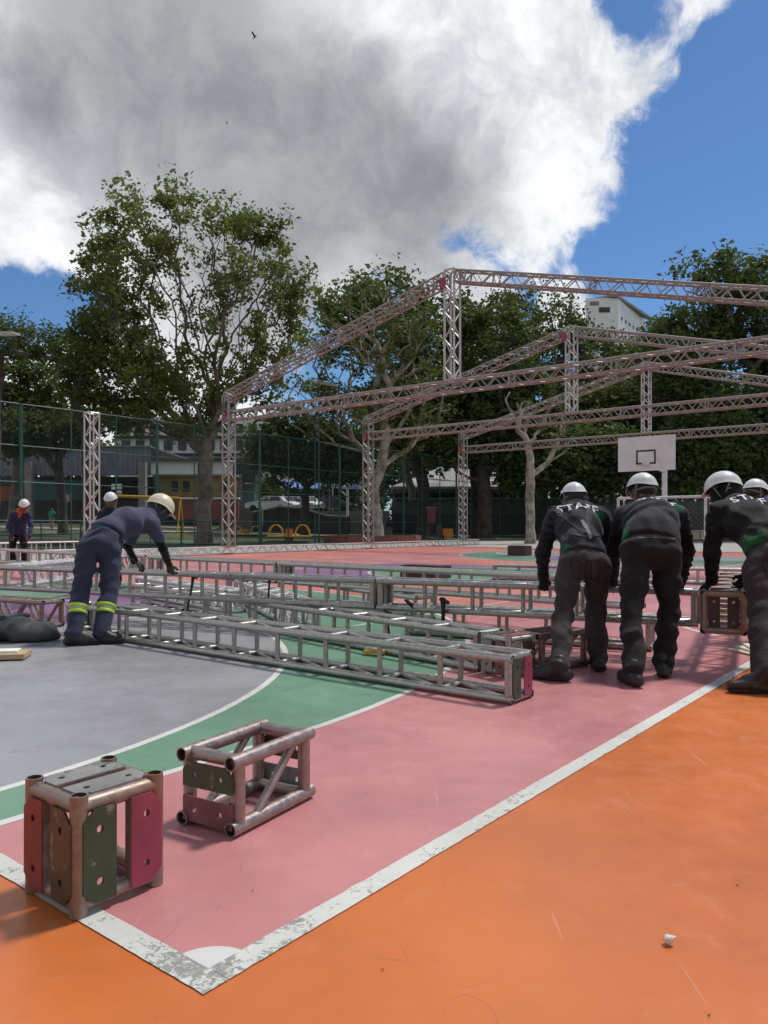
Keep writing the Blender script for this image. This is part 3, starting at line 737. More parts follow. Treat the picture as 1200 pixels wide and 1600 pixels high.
strap('black strap knotted low near the middle joint of the raised trusses', on3(637, 0.39), 0.06)
strap('thick black strap wrapped on an upright right of the middle joint', on3(692, 0.42), 0.26, 0.02, 0)
strap('black strap hanging under the middle joint of the raised trusses', on3(604, 0.29), 0.27, lean=0.03)
yr = thing('ratchet', 'small yellow ratchet on the green floor between the two front trusses', 'ratchet', G(577, 1022))
MB().box(G(585, 1024)+Z*0.03, Vector((0.09, 0, 0)), Vector((0, 0.03, 0)), Z*0.015).build('handle', mat('ratchet_yellow', (0.55, 0.30, 0.02), 0.5), yr)
MB().tube(G(572, 1020)+Z*0.03, G(600, 1022)+Z*0.03, 0.02).build('spool', M_LAMP, yr)
# shell on the orange floor
sh = MB(); cs = G(1048, 1476)
for k in range(26):
    a = k*0.62; rr = 0.0125*(1-k/30); c = cs+Vector((-0.010+k*0.0009+math.cos(a)*rr*0.25, math.sin(a)*rr*0.25, 0.0135+0.0003*k))
    sh.sphere(c, rr, 8, 6)
tag(sh.build('snail_shell', mat('shell', (0.62, 0.55, 0.48), 0.5, var=0.3, scale=120), None, org=cs), 'tiny pale snail shell alone on the orange floor', 'shell')
# birds
for (px, py, Y, sz, lb) in ((398, 58, 40, 0.2, 'larger dark bird flying below the cloud'), (355, 193, 60, 0.14, 'tiny distant bird, the lower one in the sky')):
    c = W(px, py, Y); mb = MB()
    mb.path([c+Vector((-0.5, 0, -0.55))*sz, c+Vector((-0.1, 0, -0.1))*sz, c+Vector((0.25, 0, 0.3))*sz, c+Vector((0.42, 0, 0.45))*sz], [0.02*sz, 0.16*sz, 0.15*sz, 0.04*sz], 8)
    for s_ in (-1, 1):
        mb.add([c+Vector((0.15, 0, 0.25))*sz, c+Vector((-0.1, 0, -0.05))*sz, c+Vector((0.4*s_-0.35, 0.5*s_, 0.5-0.25*s_))*sz, c+Vector((0.45*s_, 0.8*s_, 0.75-0.35*s_))*sz], [(0, 1, 2, 3)])
    tag(mb.build('bird', M_BLK, None, org=c), lb, 'bird')

# ------------------------------------------------------------------ trees
def leaf_mat(name, c0, c1, c2=None, trans=0.25):
    m, n, b = newmat(name)
    at = n.node('ShaderNodeAttribute'); at.attribute_name = 'tone'
    t = n.node('ShaderNodeTexCoord').outputs['Object']
    c = n.mix(at.outputs['Fac'], c0, c1)
    if c2: c = n.mix(n.mr(n.noise(t, 0.35, 4), 0.5, 0.7, 0, 0.8), c, c2)
    c = n.mix(n.mr(n.noise(t, 0.9, 3), 0.35, 0.65, 0, 0.35), c, tuple(x*0.6 for x in c0))
    n.l.new(c, b.inputs['Base Color']); b.inputs['Roughness'].default_value = 0.6; b.inputs['Specular IOR Level'].default_value = 0.3
    tr = n.node('ShaderNodeBsdfTranslucent'); n.l.new(n.mix(0.5, c, (0.10, 0.13, 0.01)), tr.inputs[0])
    ms = n.node('ShaderNodeMixShader'); ms.inputs[0].default_value = trans
    o = m.node_tree.nodes['Material Output']; n.l.new(b.outputs[0], ms.inputs[1]); n.l.new(tr.outputs[0], ms.inputs[2]); n.l.new(ms.outputs[0], o.inputs[0])
    return m
def bark(name, c, c2): return mat(name, c, 0.9, var=0.25, scale=2.5, bump=0.5, bscale=8, col2=c2, thr=(0.45, 0.62), c2scale=1.8)
BK_GREY = bark('bark_grey', (0.17, 0.14, 0.115), (0.09, 0.075, 0.06))
BK_PALE = bark('bark_pale', (0.36, 0.32, 0.27), (0.16, 0.13, 0.10))
BK_DARK = bark('bark_dark', (0.07, 0.055, 0.045), (0.035, 0.03, 0.025))
LF_MID = leaf_mat('leaf_mid', (0.08, 0.115, 0.034), (0.23, 0.265, 0.07), (0.24, 0.21, 0.065), 0.52)
LF_DARK = leaf_mat('leaf_dark', (0.048, 0.080, 0.030), (0.14, 0.195, 0.06), None, 0.42)
LF_LITE = leaf_mat('leaf_light', (0.055, 0.085, 0.022), (0.13, 0.17, 0.045), (0.09, 0.10, 0.03), 0.35)
LF_OLIVE = leaf_mat('leaf_olive', (0.065, 0.095, 0.030), (0.17, 0.21, 0.06), (0.11, 0.11, 0.04), 0.38)
LF_BRIGHT = leaf_mat('leaf_bright', (0.08, 0.13, 0.02), (0.22, 0.26, 0.05), None, 0.35)

def leaves(name, centres, spread, per, size, m, parent, rng, aspect=0.55, droop=0.0, squash=0.8):
    n = len(centres)*per
    c = np.repeat(np.asarray(centres, float), per, axis=0)
    sp = np.repeat(np.asarray(spread, float) if np.ndim(spread) else np.full(len(centres), spread), per)
    g = rng.normal(size=(n, 3)); g /= np.linalg.norm(g, axis=1)[:, None]
    rad = rng.random(n)**0.5
    c = c+g*(rad*sp)[:, None]*np.array([1, 1, squash])
    a = rng.normal(size=(n, 3)); a[:, 2] = a[:, 2]*0.5-droop; a /= np.linalg.norm(a, axis=1)[:, None]
    b = np.cross(a, rng.normal(size=(n, 3))); b /= np.linalg.norm(b, axis=1)[:, None]
    L = size*(0.45+1.1*rng.random(n))[:, None]; Wd = L*aspect
    # pointed leaf: four corners of a kite with a fold
    nrm = np.cross(a, b)
    v = np.stack([c-a*L*0.5, c+b*Wd*0.5+nrm*L*0.06-a*L*0.05, c+a*L*0.5, c-b*Wd*0.5+nrm*L*0.06-a*L*0.05], axis=1).reshape(-1, 3)
    o = np.array(parent_org(parent)); v -= o
    me = bpy.data.meshes.new(name); me.vertices.add(4*n); me.vertices.foreach_set('co', v.ravel().astype(np.float32))
    me.loops.add(4*n); me.loops.foreach_set('vertex_index', np.arange(4*n, dtype=np.int32))
    me.polygons.add(n); me.polygons.foreach_set('loop_start', np.arange(0, 4*n, 4, dtype=np.int32)); me.polygons.foreach_set('loop_total', np.full(n, 4, dtype=np.int32))
    me.update()
    at = me.attributes.new('tone', 'FLOAT', 'FACE')
    clump = np.repeat(rng.random(len(centres)), per)
    at.data.foreach_set('value', np.clip(0.55*clump+0.45*rng.random(n), 0, 1).astype(np.float32))
    me.materials.append(m); ob = bpy.data.objects.new(name, me); COL.objects.link(ob); ob.parent = parent
    return ob

def tree(name, label, base, fork, ells, targets, m_bark, m_leaf, r0=0.4, leaf=0.25, per=30, spread=0.8, shell=0.5, seed=1, group=None,
         leaf_frac=1.0, wander=0.10, twig=0.012, droop=0.1, lean=None, up=0.0, cat='tree', rpow=0.5, alpha=0.35, holes=0.0, sparse=None):
    """ells: crown ellipsoids (centre, radii, weight). Branches grow to points in them; leaf clumps sit on the ends."""
    rng = np.random.default_rng(seed)
    base = Vector(base); base.z = terrain(base.x, base.y)-0.05
    t = thing(name, label, cat, base, group)
    nodes = []; par = []
    nt = 8
    fk = Vector(fork)
    for i in range(nt+1):
        f = i/nt; p = base.lerp(fk, f)
        if 0 < i < nt: p += Vector(rng.normal(size=3))*r0*0.10
        nodes.append(np.array(p)); par.append(i-1)
    T = []; Wt = np.array([e[2] for e in ells], float); Wt /= Wt.sum()
    for k in range(targets):
        e = ells[rng.choice(len(ells), p=Wt)]
        g = rng.normal(size=3); g /= np.linalg.norm(g)
        rr = (rng.random()**(1/3)) if rng.random() > shell else 0.85+0.18*rng.random()
        q = np.array(e[0])+g*rr*np.array(e[1])*(1+0.08*rng.normal())
        T.append(q)
    T = np.array(T)
    order = np.argsort(np.linalg.norm(T-np.array(fk), axis=1))
    dist = [i*(fk-base).length/nt for i in range(nt+1)]
    ends = []
    arr = np.array(nodes); dl = np.array(dist)
    for k in order:
        q = T[k]
        dd = np.linalg.norm(arr-q, axis=1)
        cost = dd+alpha*dl; cost[:nt-1] += 1e3 if len(arr) > nt+1 else 0
        # do not branch back downwards
        cost += np.maximum(0, arr[:, 2]-q[2])*(0.8+up)
        j = int(np.argmin(cost)); d0 = dd[j]; seg = max(2, int(d0/1.0)); prev = j
        a = arr[j]; bend = rng.normal(size=3)*wander*d0; bend[2] -= 0.10*d0*(-1 if up > 0 else 1)*0.6
        add = []; al = []
        for s_ in range(1, seg+1):
            f = s_/seg; p = a*(1-f)+q*f+bend*math.sin(math.pi*f)+rng.normal(size=3)*0.02*d0/seg
            nodes.append(p); par.append(prev); prev = len(nodes)-1; add.append(p); al.append(dl[j]+d0*f)
        arr = np.vstack([arr, add]); dl = np.concatenate([dl, al]); ends.append(prev)
    n = len(nodes); cnt = np.zeros(n)
    for e in ends: cnt[e] += 1
    for i in range(n-1, 0, -1): cnt[par[i]] += cnt[i]
    rad = np.maximum(twig, r0*(cnt/max(1, cnt[0]))**rpow); rad[0] *= 1.35; rad[1] *= 1.1
    # chains
    ch = {}
    for i in range(1, n): ch.setdefault(par[i], []).append(i)
    mb = MB(); stack = [(0, [0])]
    while stack:
        i, chain = stack.pop()
        while i in ch:
            kids = sorted(ch[i], key=lambda x: -cnt[x])
            for k in kids[1:]: stack.append((k, [i, k]))
            i = kids[0]; chain.append(i)
        if len(chain) > 1:
            rs = [float(rad[c]) for c in chain]
            if chain[0] != 0: rs[0] = min(rs[0], rs[1]*1.15)
            mb.path([Vector(nodes[c]) for c in chain], rs, 10 if rs[0] > 0.15 else (6 if rs[0] > 0.04 else 4))
    mb.build('trunk', m_bark, t, angle=80)
    if per > 0:
        cs = []; sp = []
        for e in ends:
            if sparse is not None and (((nodes[e]-np.array(sparse[0]))/np.array(sparse[1]))**2).sum() < 1 and rng.random() > sparse[2]: continue
            if rng.random() < leaf_frac and rng.random() > holes:
                cs.append(nodes[e]); sp.append(spread*(0.6+0.8*rng.random()))
                p_ = par[e]
                if rng.random() < 0.4: cs.append(nodes[p_]); sp.append(spread*0.7)
        leaves('crown', cs, sp, per, leaf, m_leaf, t, rng, droop=droop)
    return t
def EL(px, py, rx, ry, Y, w=1.0, dy=0.0, depth=0.8):
    c = W(px, py, Y+dy); return (tuple(c), (rx*Y/1200, rx*Y/1200*depth, ry*Y/1200), w)
def B(px, Y): return Vector(((px-600)/1200*Y, Y, 0))
gt = 'trees around the court'
# the large vase-shaped tree
tree('broadleaf_tree', 'tallest tree, thin bare limbs showing through its middle, left of the near frame',
     B(318, 44), W(322, 690, 44),
     [EL(297, 462, 178, 158, 44, 2.6), EL(180, 560, 85, 90, 44, 0.7), EL(380, 540, 105, 110, 44, 0.7), EL(250, 610, 130, 80, 44, 0.9), EL(200, 420, 75, 80, 44, .35), EL(390, 410, 75, 80, 44, .35)],
     1050, BK_GREY, LF_MID, r0=0.42, leaf=0.26, per=34, spread=0.74, shell=0.42, seed=3, group=gt, wander=0.035, up=0.5, alpha=0.62, droop=0.5, rpow=0.5, twig=0.013, holes=0.0, sparse=(tuple(W(325, 470, 44)), (4.0, 9, 4.8), 0.27))
tree('bare_tree', 'pale-barked tree with many bare branches and few leaves behind the middle frame post', B(592, 50), W(583, 760, 50),
     [EL(560, 560, 95, 110, 50, 1), EL(640, 600, 70, 100, 50, 1), EL(600, 500, 90, 60, 50, 0.6), EL(500, 640, 60, 50, 50, .4)],
     380, BK_PALE, LF_OLIVE, r0=0.40, leaf=0.26, per=26, spread=0.75, leaf_frac=0.62, seed=5, group=gt, wander=0.09, up=0.5, alpha=0.6, rpow=0.44, twig=0.02)
tree('dark_tree', 'dark tree rising behind the near king post, rounded top against the cloud', B(660, 62), W(662, 760, 62),
     [EL(610, 490, 60, 60, 62, .9), EL(690, 540, 60, 90, 62, 1), EL(650, 640, 80, 70, 62, 1), EL(545, 500, 50, 55, 62, .5)],
     260, BK_DARK, LF_DARK, r0=0.5, leaf=0.42, per=50, spread=1.5, seed=6, group=gt)
tree('dark_tree', 'dense dark tree between near and middle king posts, lower part', B(760, 60), W(755, 740, 60),
     [EL(770, 560, 75, 80, 60, 1), EL(720, 650, 75, 80, 60, 1), EL(800, 650, 75, 70, 60, 1)],
     260, BK_DARK, LF_DARK, r0=0.55, leaf=0.42, per=55, spread=1.5, seed=8, group=gt)
tree('feathery_tree', 'lighter green feathery tree whose top shows under the near rafter', B(850, 72), W(850, 740, 72),
     [EL(830, 520, 85, 65, 72, 1), EL(790, 500, 60, 40, 72, .4), EL(900, 570, 80, 70, 72, 1), EL(860, 640, 110, 60, 72, 1), EL(950, 600, 60, 60, 72, .5)],
     340, BK_DARK, LF_LITE, r0=0.4, leaf=0.36, per=46, spread=1.3, seed=9, group=gt, droop=0.5)
tree('broadleaf_tree', 'large dark tree at the right edge rising above the near rafter', B(1130, 56), W(1130, 720, 56),
     [EL(1120, 465, 80, 75, 56, 1), EL(1190, 490, 80, 85, 56, 1), EL(1060, 560, 75, 60, 56, .8), EL(1150, 600, 110, 70, 56, 1), EL(1240, 560, 60, 110, 56, .6)],
     420, BK_GREY, LF_DARK, r0=0.6, leaf=0.40, per=34, spread=1.05, seed=10, group=gt, droop=0.3, holes=0.05)
tree('broadleaf_tree', 'mid green tree filling the space behind the backboard', B(1000, 66), W(1000, 770, 66),
     [EL(1000, 650, 90, 70, 66, 1), EL(1040, 610, 70, 60, 66, .7), EL(930, 680, 70, 60, 66, 1)],
     260, BK_DARK, LF_OLIVE, r0=0.4, leaf=0.42, per=48, spread=1.5, seed=12, group=gt)
tree('slim_tree', 'slim pale forked tree with almost no leaves, left of the staff workers', B(828, 46), W(828, 745, 46),
     [EL(826, 660, 22, 40, 46, 1), EL(872, 670, 16, 60, 46, .9), EL(800, 640, 18, 30, 46, .5)],
     40, BK_PALE, LF_OLIVE, r0=0.27, leaf=0.25, per=8, spread=0.3, leaf_frac=0.3, seed=13, group=gt, alpha=0.5, up=0.3, wander=0.07, rpow=0.5, twig=0.02)
tree('dark_tree', 'low round dark tree beside the near frame post, over the parked cars', B(476, 60), W(478, 770, 60),
     [EL(470, 690, 85, 50, 60, 1), EL(440, 720, 50, 40, 60, .6), EL(530, 715, 45, 38, 60, .7)],
     220, BK_DARK, LF_DARK, r0=0.32, leaf=0.36, per=50, spread=1.2, seed=14, group=gt)
tree('broadleaf_tree', 'rounded green tree at the left edge above the fence top', B(20, 52), W(30, 700, 52),
     [EL(40, 620, 65, 60, 52, 1), EL(15, 660, 70, 50, 52, .8), EL(80, 670, 55, 40, 52, .6)],
     230, BK_GREY, LF_OLIVE, r0=0.35, leaf=0.34, per=42, spread=1.0, seed=15, group=gt)
tree('thin_crowned_tree', 'flat-topped thin-leaved tree at the left edge, crown against the blue gap', B(-10, 46), W(-5, 620, 46),
     [EL(40, 535, 75, 24, 46, 1), EL(130, 552, 60, 20, 46, .7), EL(-20, 520, 60, 40, 46, .7)],
     200, BK_GREY, LF_DARK, r0=0.28, leaf=0.19, per=30, spread=0.75, seed=16, group=gt)
tree('slim_tree', 'thin dark tree with a crooked stem just left of the tallest tree', B(136, 42), W(133, 650, 42),
     [EL(120, 580, 30, 40, 42, 1), EL(160, 640, 45, 40, 42, 1.2), EL(140, 520, 30, 20, 42, .4)],
     90, BK_DARK, LF_DARK, r0=0.2, leaf=0.26, per=12, spread=0.5, seed=17, group=gt, alpha=0.6, wander=0.12)
tree('dark_tree', 'shadowy spreading tree behind the fence under the left rounded tree', B(100, 50), W(92, 740, 50),
     [EL(60, 665, 70, 22, 50, 1), EL(150, 660, 50, 20, 50, .8)],
     90, BK_DARK, LF_DARK, r0=0.3, leaf=0.30, per=22, spread=0.9, seed=18, group=gt, alpha=0.6)
tree('broadleaf_tree', 'dark tree right of the slim pale tree, behind the middle beam', B(900, 60), W(900, 765, 60),
     [EL(880, 710, 80, 50, 60, 1), EL(950, 720, 70, 45, 60, 1), EL(820, 720, 45, 45, 60, .6)],
     230, BK_DARK, LF_DARK, r0=0.35, leaf=0.42, per=50, spread=1.4, seed=19, group=gt)
tree('broadleaf_tree', 'dark leafy tree low at the right edge behind the helmets', B(1150, 54), W(1150, 780, 54),
     [EL(1120, 700, 75, 55, 54, 1), EL(1190, 690, 60, 70, 54, 1), EL(1060, 720, 55, 45, 54, .7)],
     250, BK_DARK, LF_DARK, r0=0.35, leaf=0.40, per=42, spread=1.2, seed=20, group=gt, droop=0.5)
tree('broadleaf_tree', 'olive tree between the middle frame post and the pavilion roof', B(640, 74), W(645, 770, 74),
     [EL(640, 660, 70, 40, 74, 1), EL(700, 655, 55, 32, 74, .8)],
     200, BK_GREY, LF_OLIVE, r0=0.4, leaf=0.42, per=44, spread=1.5, seed=21, group=gt)
tree('two_trunk_tree', 'dark tree whose thick trunk stands in front of the pavilion, right of the far post', B(745, 62), W(742, 720, 62),
     [EL(740, 650, 55, 35, 62, 1), EL(790, 670, 40, 30, 62, .7)],
     120, BK_DARK, LF_DARK, r0=0.42, leaf=0.40, per=40, spread=1.2, seed=22, group=gt)
tree('broadleaf_tree', 'tall dark tree behind the middle king post, right of the white tower', B(1050, 78), W(1040, 740, 78),
     [EL(1030, 560, 50, 50, 78, .6), EL(1060, 620, 80, 60, 78, 1), EL(1130, 660, 90, 60, 78, 1)],
     240, BK_DARK, LF_DARK, r0=0.5, leaf=0.5, per=44, spread=1.7, seed=23, group=gt)
# a small bright shrub and a mass of far shrubs
tree('shrub', 'bright yellow-green shrub beside the parked cars', B(415, 90), W(415, 800, 90), [EL(415, 765, 24, 18, 90, 1)], 60, BK_DARK, LF_BRIGHT,
     r0=0.15, leaf=0.35, per=40, spread=0.8, seed=25, cat='shrub')
rng = np.random.default_rng(31); cs = []; sps = []
for k in range(620):
    px = rng.uniform(560, 1330); Y = rng.uniform(86, 104); h = rng.random()**0.7
    py = 800-h*(150+30*math.sin(px/70)); cs.append(tuple(W(px, py, Y))); sps.append(2.6)
def mass(name, cs, sps, per, size, m, rng):
    tmp = bpy.data.objects.new('tmp', None); COL.objects.link(tmp); tmp.location = cs[0]
    o = leaves(name, cs, sps, per, size, m, tmp, rng); o.parent = None; o.location = cs[0]
    COL.objects.unlink(tmp); bpy.data.objects.remove(tmp); return kind(o, 'stuff')
mass('far_wood', cs, sps, 60, 0.8, LF_DARK, rng)
cs = []
for k in range(160):
    px = rng.uniform(-40, 165); Y = rng.uniform(96, 104); cs.append(tuple(W(px, 740-rng.random()*40, Y)))
mass('far_shrubbery', cs, [2.2]*len(cs), 40, 0.7, LF_OLIVE, rng)

# ------------------------------------------------------------------ buildings beyond the fence
M_METAL = mat('roof_sheet_navy', (0.14, 0.155, 0.20), 0.5, var=0.2, scale=1.2, col2=(0.15, 0.15, 0.16), thr=(0.5, 0.7))
M_WHITE = mat('render_white', (0.78, 0.78, 0.78), 0.7, var=0.07, scale=0.5, col2=(0.42, 0.42, 0.43), thr=(0.62, 0.8), c2scale=0.5)
M_TEAL = mat('wall_teal', (0.12, 0.24, 0.25), 0.7, var=0.15, scale=1)
M_BROWN = mat('wall_brown', (0.07, 0.055, 0.048), 0.8, var=0.25, scale=1)
M_CONCR = mat('concrete', (0.23, 0.22, 0.20), 0.85, var=0.18, scale=1.5, bump=0.2)
M_YEL = mat('wall_yellow', (0.32, 0.235, 0.09), 0.7, var=0.2, scale=1)
M_ORA = mat('wall_orange', (0.35, 0.14, 0.04), 0.7, var=0.2)
M_REDW = mat('wall_red', (0.24, 0.07, 0.06), 0.7, var=0.25, scale=0.8)
M_GLASS = mat('window_dark', (0.03, 0.035, 0.04), 0.15)
M_BLUE = mat('awning_blue', (0.12, 0.25, 0.62), 0.5)
def wb_(px0, px1, y0, y1, Y, depth=0.4):     # box from picture extents at distance Y
    a = W(px0, y1, Y); b = W(px1, y0, Y); return (a.x, b.x, Y, Y+depth, a.z, b.z)
def X_(mb, px0, px1, y0, y1, Y, depth=0.4, mi=0): return mb.bx(*wb_(px0, px1, y0, y1, Y, depth), mi)
def corr(x0, x1, z0, z1, Y, pitch, m, name, parent):     # corrugated sheet
    mb = MB(); n = int((x1-x0)/pitch)*2; vs = []
    for i in range(n+1):
        x = x0+(x1-x0)*i/n; y = Y+(0.08 if i % 2 else 0); vs += [Vector((x, y, z0)), Vector((x, y, z1))]
    mb.add(vs, [(2*i, 2*i+2, 2*i+3, 2*i+1) for i in range(n)])
    return mb.build(name, m, parent, smooth=False)
hall = thing('open_hall', 'long low hall with dark navy sheet roof edge and teal walls, left edge', 'building', B(110, 70))
a = W(-60, 743, 70); b = W(236, 697, 70)
corr(a.x, b.x, a.z, b.z, 70, 0.45, M_METAL, 'roof_edge', hall)
MB().bx(a.x, b.x, 70.1, 84, b.z-0.12, b.z).build('roof', M_METAL, hall)
X_(MB(), -60, 236, 696, 698.5, 69.9, 0.25).build('gutter', M_CONCR, hall)
X_(MB(), -60, 240, 745, 830, 82, 0.4).build('back_wall', M_BROWN, hall)
for (x0, x1, y0, y1) in ((50, 128, 750, 782), (-60, 20, 760, 790)): X_(MB(), x0, x1, y0, y1, 76, 0.3).build('partition', M_TEAL if x0 > 0 else M_ORA, hall)
X_(MB(), -60, 240, 783, 845, 75, 0.3).build('low_wall', M_BROWN, hall)
for px in (44, 138, 222): X_(MB(), px-6, px+5, 722, 832, 69.2, 0.6).build('pillar', M_CONCR, hall)
for (x0, x1, y0, y1) in ((174, 180, 756, 765), (182, 190, 756, 764), (181, 190, 766, 771)): X_(MB(), x0, x1, y0, y1, 68.9, 0.05).build('notice', M_WHITE, hall)
X_(MB(), 100, 108, 772, 784, 74, 0.5).build('shelf', M_WHITE, hall)
wbld = thing('white_building', 'white two-storey building with dark ledges behind the tallest tree', 'building', B(290, 108))
X_(MB(), 178, 440, 652, 800, 108, 14).build('wall', M_WHITE, wbld)
for y in (681, 708, 716): X_(MB(), 176, 443, y, y+3, 107.2, 0.9).build('ledge', M_BLK, wbld)
for i in range(11):
    x = 190+i*22
    X_(MB(), x, x+13, 688, 703, 107.75, 0.3).build('window', M_GLASS, wbld)
    X_(MB(), x, x+13, 662, 676, 107.75, 0.3).build('window', M_GLASS, wbld)
X_(MB(), 440, 600, 728, 800, 110, 8).build('side_wing', M_WHITE, wbld)
yb = thing('yellow_building', 'low yellow building with an orange base behind the tall tree trunk', 'building', B(300, 76))
X_(MB(), 240, 366, 744, 800, 76, 6).build('wall', M_YEL, yb); X_(MB(), 238, 368, 741, 744, 75.6, 7).build('roof', M_CONCR, yb)
for x in (228, 268, 286, 345): X_(MB(), x if x > 240 else 241, x+10 if x > 240 else 248, 752, 768, 75.9, 0.2).build('window', M_GLASS, yb)
X_(MB(), 241, 365, 775, 790, 75.8, 0.3).build('base_band', M_ORA, yb)
kb = thing('navy_kiosk', 'small flat navy kiosk with grey side pillars between tall tree and near post', 'kiosk', B(385, 78))
X_(MB(), 364, 403, 721, 752, 78, 3).build('upper_panel', mat('kiosk_navy', (0.035, 0.035, 0.05), 0.6), kb)
X_(MB(), 372, 398, 756, 800, 79, 3).build('wall', M_TEAL, kb)
for x in (371, 399): X_(MB(), x, x+7, 741, 800, 77.8, 0.5).build('pillar', M_CONCR, kb)
rw = thing('red_wall', 'low red wall with a pale top behind the tall tree trunk', 'wall', B(320, 66))
X_(MB(), 270, 372, 780, 812, 66, 0.5).build('wall', M_REDW, rw); X_(MB(), 269, 373, 777, 780, 65.9, 0.7).build('coping', M_WHITE, rw)
aw = thing('awning', 'blue and white awning above the parked cars', 'awning', B(500, 98))
mb = MB(); a = W(440, 751, 98); b = W(560, 751, 98); c = W(560, 762, 95.5); d = W(440, 762, 95.5)
mb.add([a, b, c, d, a-Z*0.1, b-Z*0.1, c-Z*0.1, d-Z*0.1], [(0, 1, 2, 3), (7, 6, 5, 4), (0, 4, 5, 1), (1, 5, 6, 2), (2, 6, 7, 3), (3, 7, 4, 0)])
mb.build('canopy', M_BLUE, aw, smooth=False)
for px in (442, 480, 520, 558): MB().tube(B(px, 95.6)+Z*1.5, W(px, 762, 95.6), 0.08, n=6).build('post', M_WHITE, aw)
X_(MB(), 438, 562, 764, 800, 99, 0.5).build('back_wall', M_BROWN, aw)

tw = thing('white_tower', 'white tower block with a slanting roof slab behind the feathery tree', 'building', Vector((95, 330, 0)))
def tower():
    Y0 = 330; xl = W(915, 0, Y0).x; z1 = W(0, 466, Y0).z
    A = Vector((xl, Y0, 0)); B_1 = Vector((W(966, 0, Y0).x, Y0, 0)); Cc = Vector((W(1008, 0, Y0+20).x+2, Y0+26, 0)); Dd = A+(Cc-B_1)
    mb = MB(); vs = [A, B_1, Cc, Dd]; h = [z1, z1, z1-2.5, z1-2.5]
    mb.add([v+Z*0 for v in vs]+[v+Z*h[i] for i, v in enumerate(vs)], [(0, 1, 5, 4), (1, 2, 6, 5), (2, 3, 7, 6), (3, 0, 4, 7), (4, 5, 6, 7)])
    mb.build('wall', M_WHITE, tw, smooth=False)
    mb = MB(); q = [B_1+Vector((-1, -1.5, z1+0.2)), Cc+Vector((3.0, -1, z1-2.6)), Cc+Vector((3, 1, z1-2.6)), A+Vector((5, 3, z1+0.2))]
    mb.add([p for p in q]+[p+Z*1.1 for p in q], [(3, 2, 1, 0), (4, 5, 6, 7), (0, 1, 5, 4), (1, 2, 6, 5), (2, 3, 7, 6), (3, 0, 4, 7)]); mb.build('roof_slab', M_CONCR, tw, smooth=False)
    for (x0, x1, y0, y1, mm) in ((936, 953, 480, 488, M_GLASS), (922, 936, 471, 477, M_CONCR), (936, 953, 520, 527, M_GLASS), (922, 936, 540, 546, M_GLASS)):
        X_(MB(), x0, x1, y0, y1, Y0-0.2, 0.4).build('window', mm, tw)
    dd = (Cc-B_1); L = dd.length; dd.normalize(); nn = Vector((dd.y, -dd.x, 0))
    for rrow in range(5):
        for k in range(6):
            MB().box(B_1+dd*(L*(0.12+0.14*k))+nn*0.05+Z*(z1-8-rrow*7.5-k*0.3), dd*0.55, nn*0.15, Z*0.75).build('window', M_GLASS, tw)
tower()

pav = thing('pavilion', 'open pavilion with a pale grey hipped roof behind the far frame post', 'pavilion', B(700, 82))
ap = W(712, 724, 84); ez = W(0, 763, 80).z; x0 = W(612, 0, 80).x; x1 = W(825, 0, 80).x
mb = MB(); mb.add([Vector((x0, 76, ez)), Vector((x1, 76, ez)), Vector((x1, 92, ez)), Vector((x0, 92, ez)), Vector((ap.x-0.6, 84, ap.z)), Vector((ap.x+3.5, 84, ap.z-0.3)),
                   Vector((x0, 76, ez-0.25)), Vector((x1, 76, ez-0.25)), Vector((x1, 92, ez-0.25)), Vector((x0, 92, ez-0.25))],
                  [(0, 1, 5, 4), (1, 2, 5), (2, 3, 4, 5), (3, 0, 4), (6, 7, 1, 0), (7, 8, 2, 1), (8, 9, 3, 2), (9, 6, 0, 3), (9, 8, 7, 6)])
mb.build('roof', mat('roof_grey', (0.34, 0.335, 0.33), 0.7, var=0.25, scale=0.4, col2=(0.16, 0.16, 0.15), thr=(0.5, 0.7), c2scale=0.35), pav, smooth=False)
mb = MB(); mb.box((ap.x+1.2, 84, ap.z+0.35), (1.3, 0, 0), (0, 1, 0), (0, 0, 0.5)); mb.build('roof_lantern', M_CONCR, pav, smooth=False)
for px in (616, 665, 718, 770, 820): MB().tube(B(px, 77), B(px, 77)+Z*(ez-0.2), 0.12, n=8).build('post', mat('post_rust', (0.10, 0.05, 0.04), 0.7), pav)
X_(MB(), 620, 820, 763, 790, 90, 0.4).build('back_wall', M_BLK, pav)  # black sheet stands in for the shade in the pavilion's opening
wl = thing('boundary_wall', 'long dark grey wall with a lighter lower band behind the right half of the court', 'wall', B(850, 72))
M_WALL = mat('wall_grey', (0.075, 0.075, 0.075), 0.8, var=0.25, scale=0.6); M_WALL2 = mat('wall_grey_dark', (0.045, 0.045, 0.048), 0.8, var=0.25, scale=0.6)
X_(MB(), 612, 1320, 783, 803, 72, 0.3).build('upper_band', M_WALL, wl); X_(MB(), 612, 1320, 803, 845, 71.95, 0.4).build('lower_band', M_WALL2, wl)
X_(MB(), 612, 1320, 778, 780, 71.9, 0.5).build('rail', M_CONCR, wl)

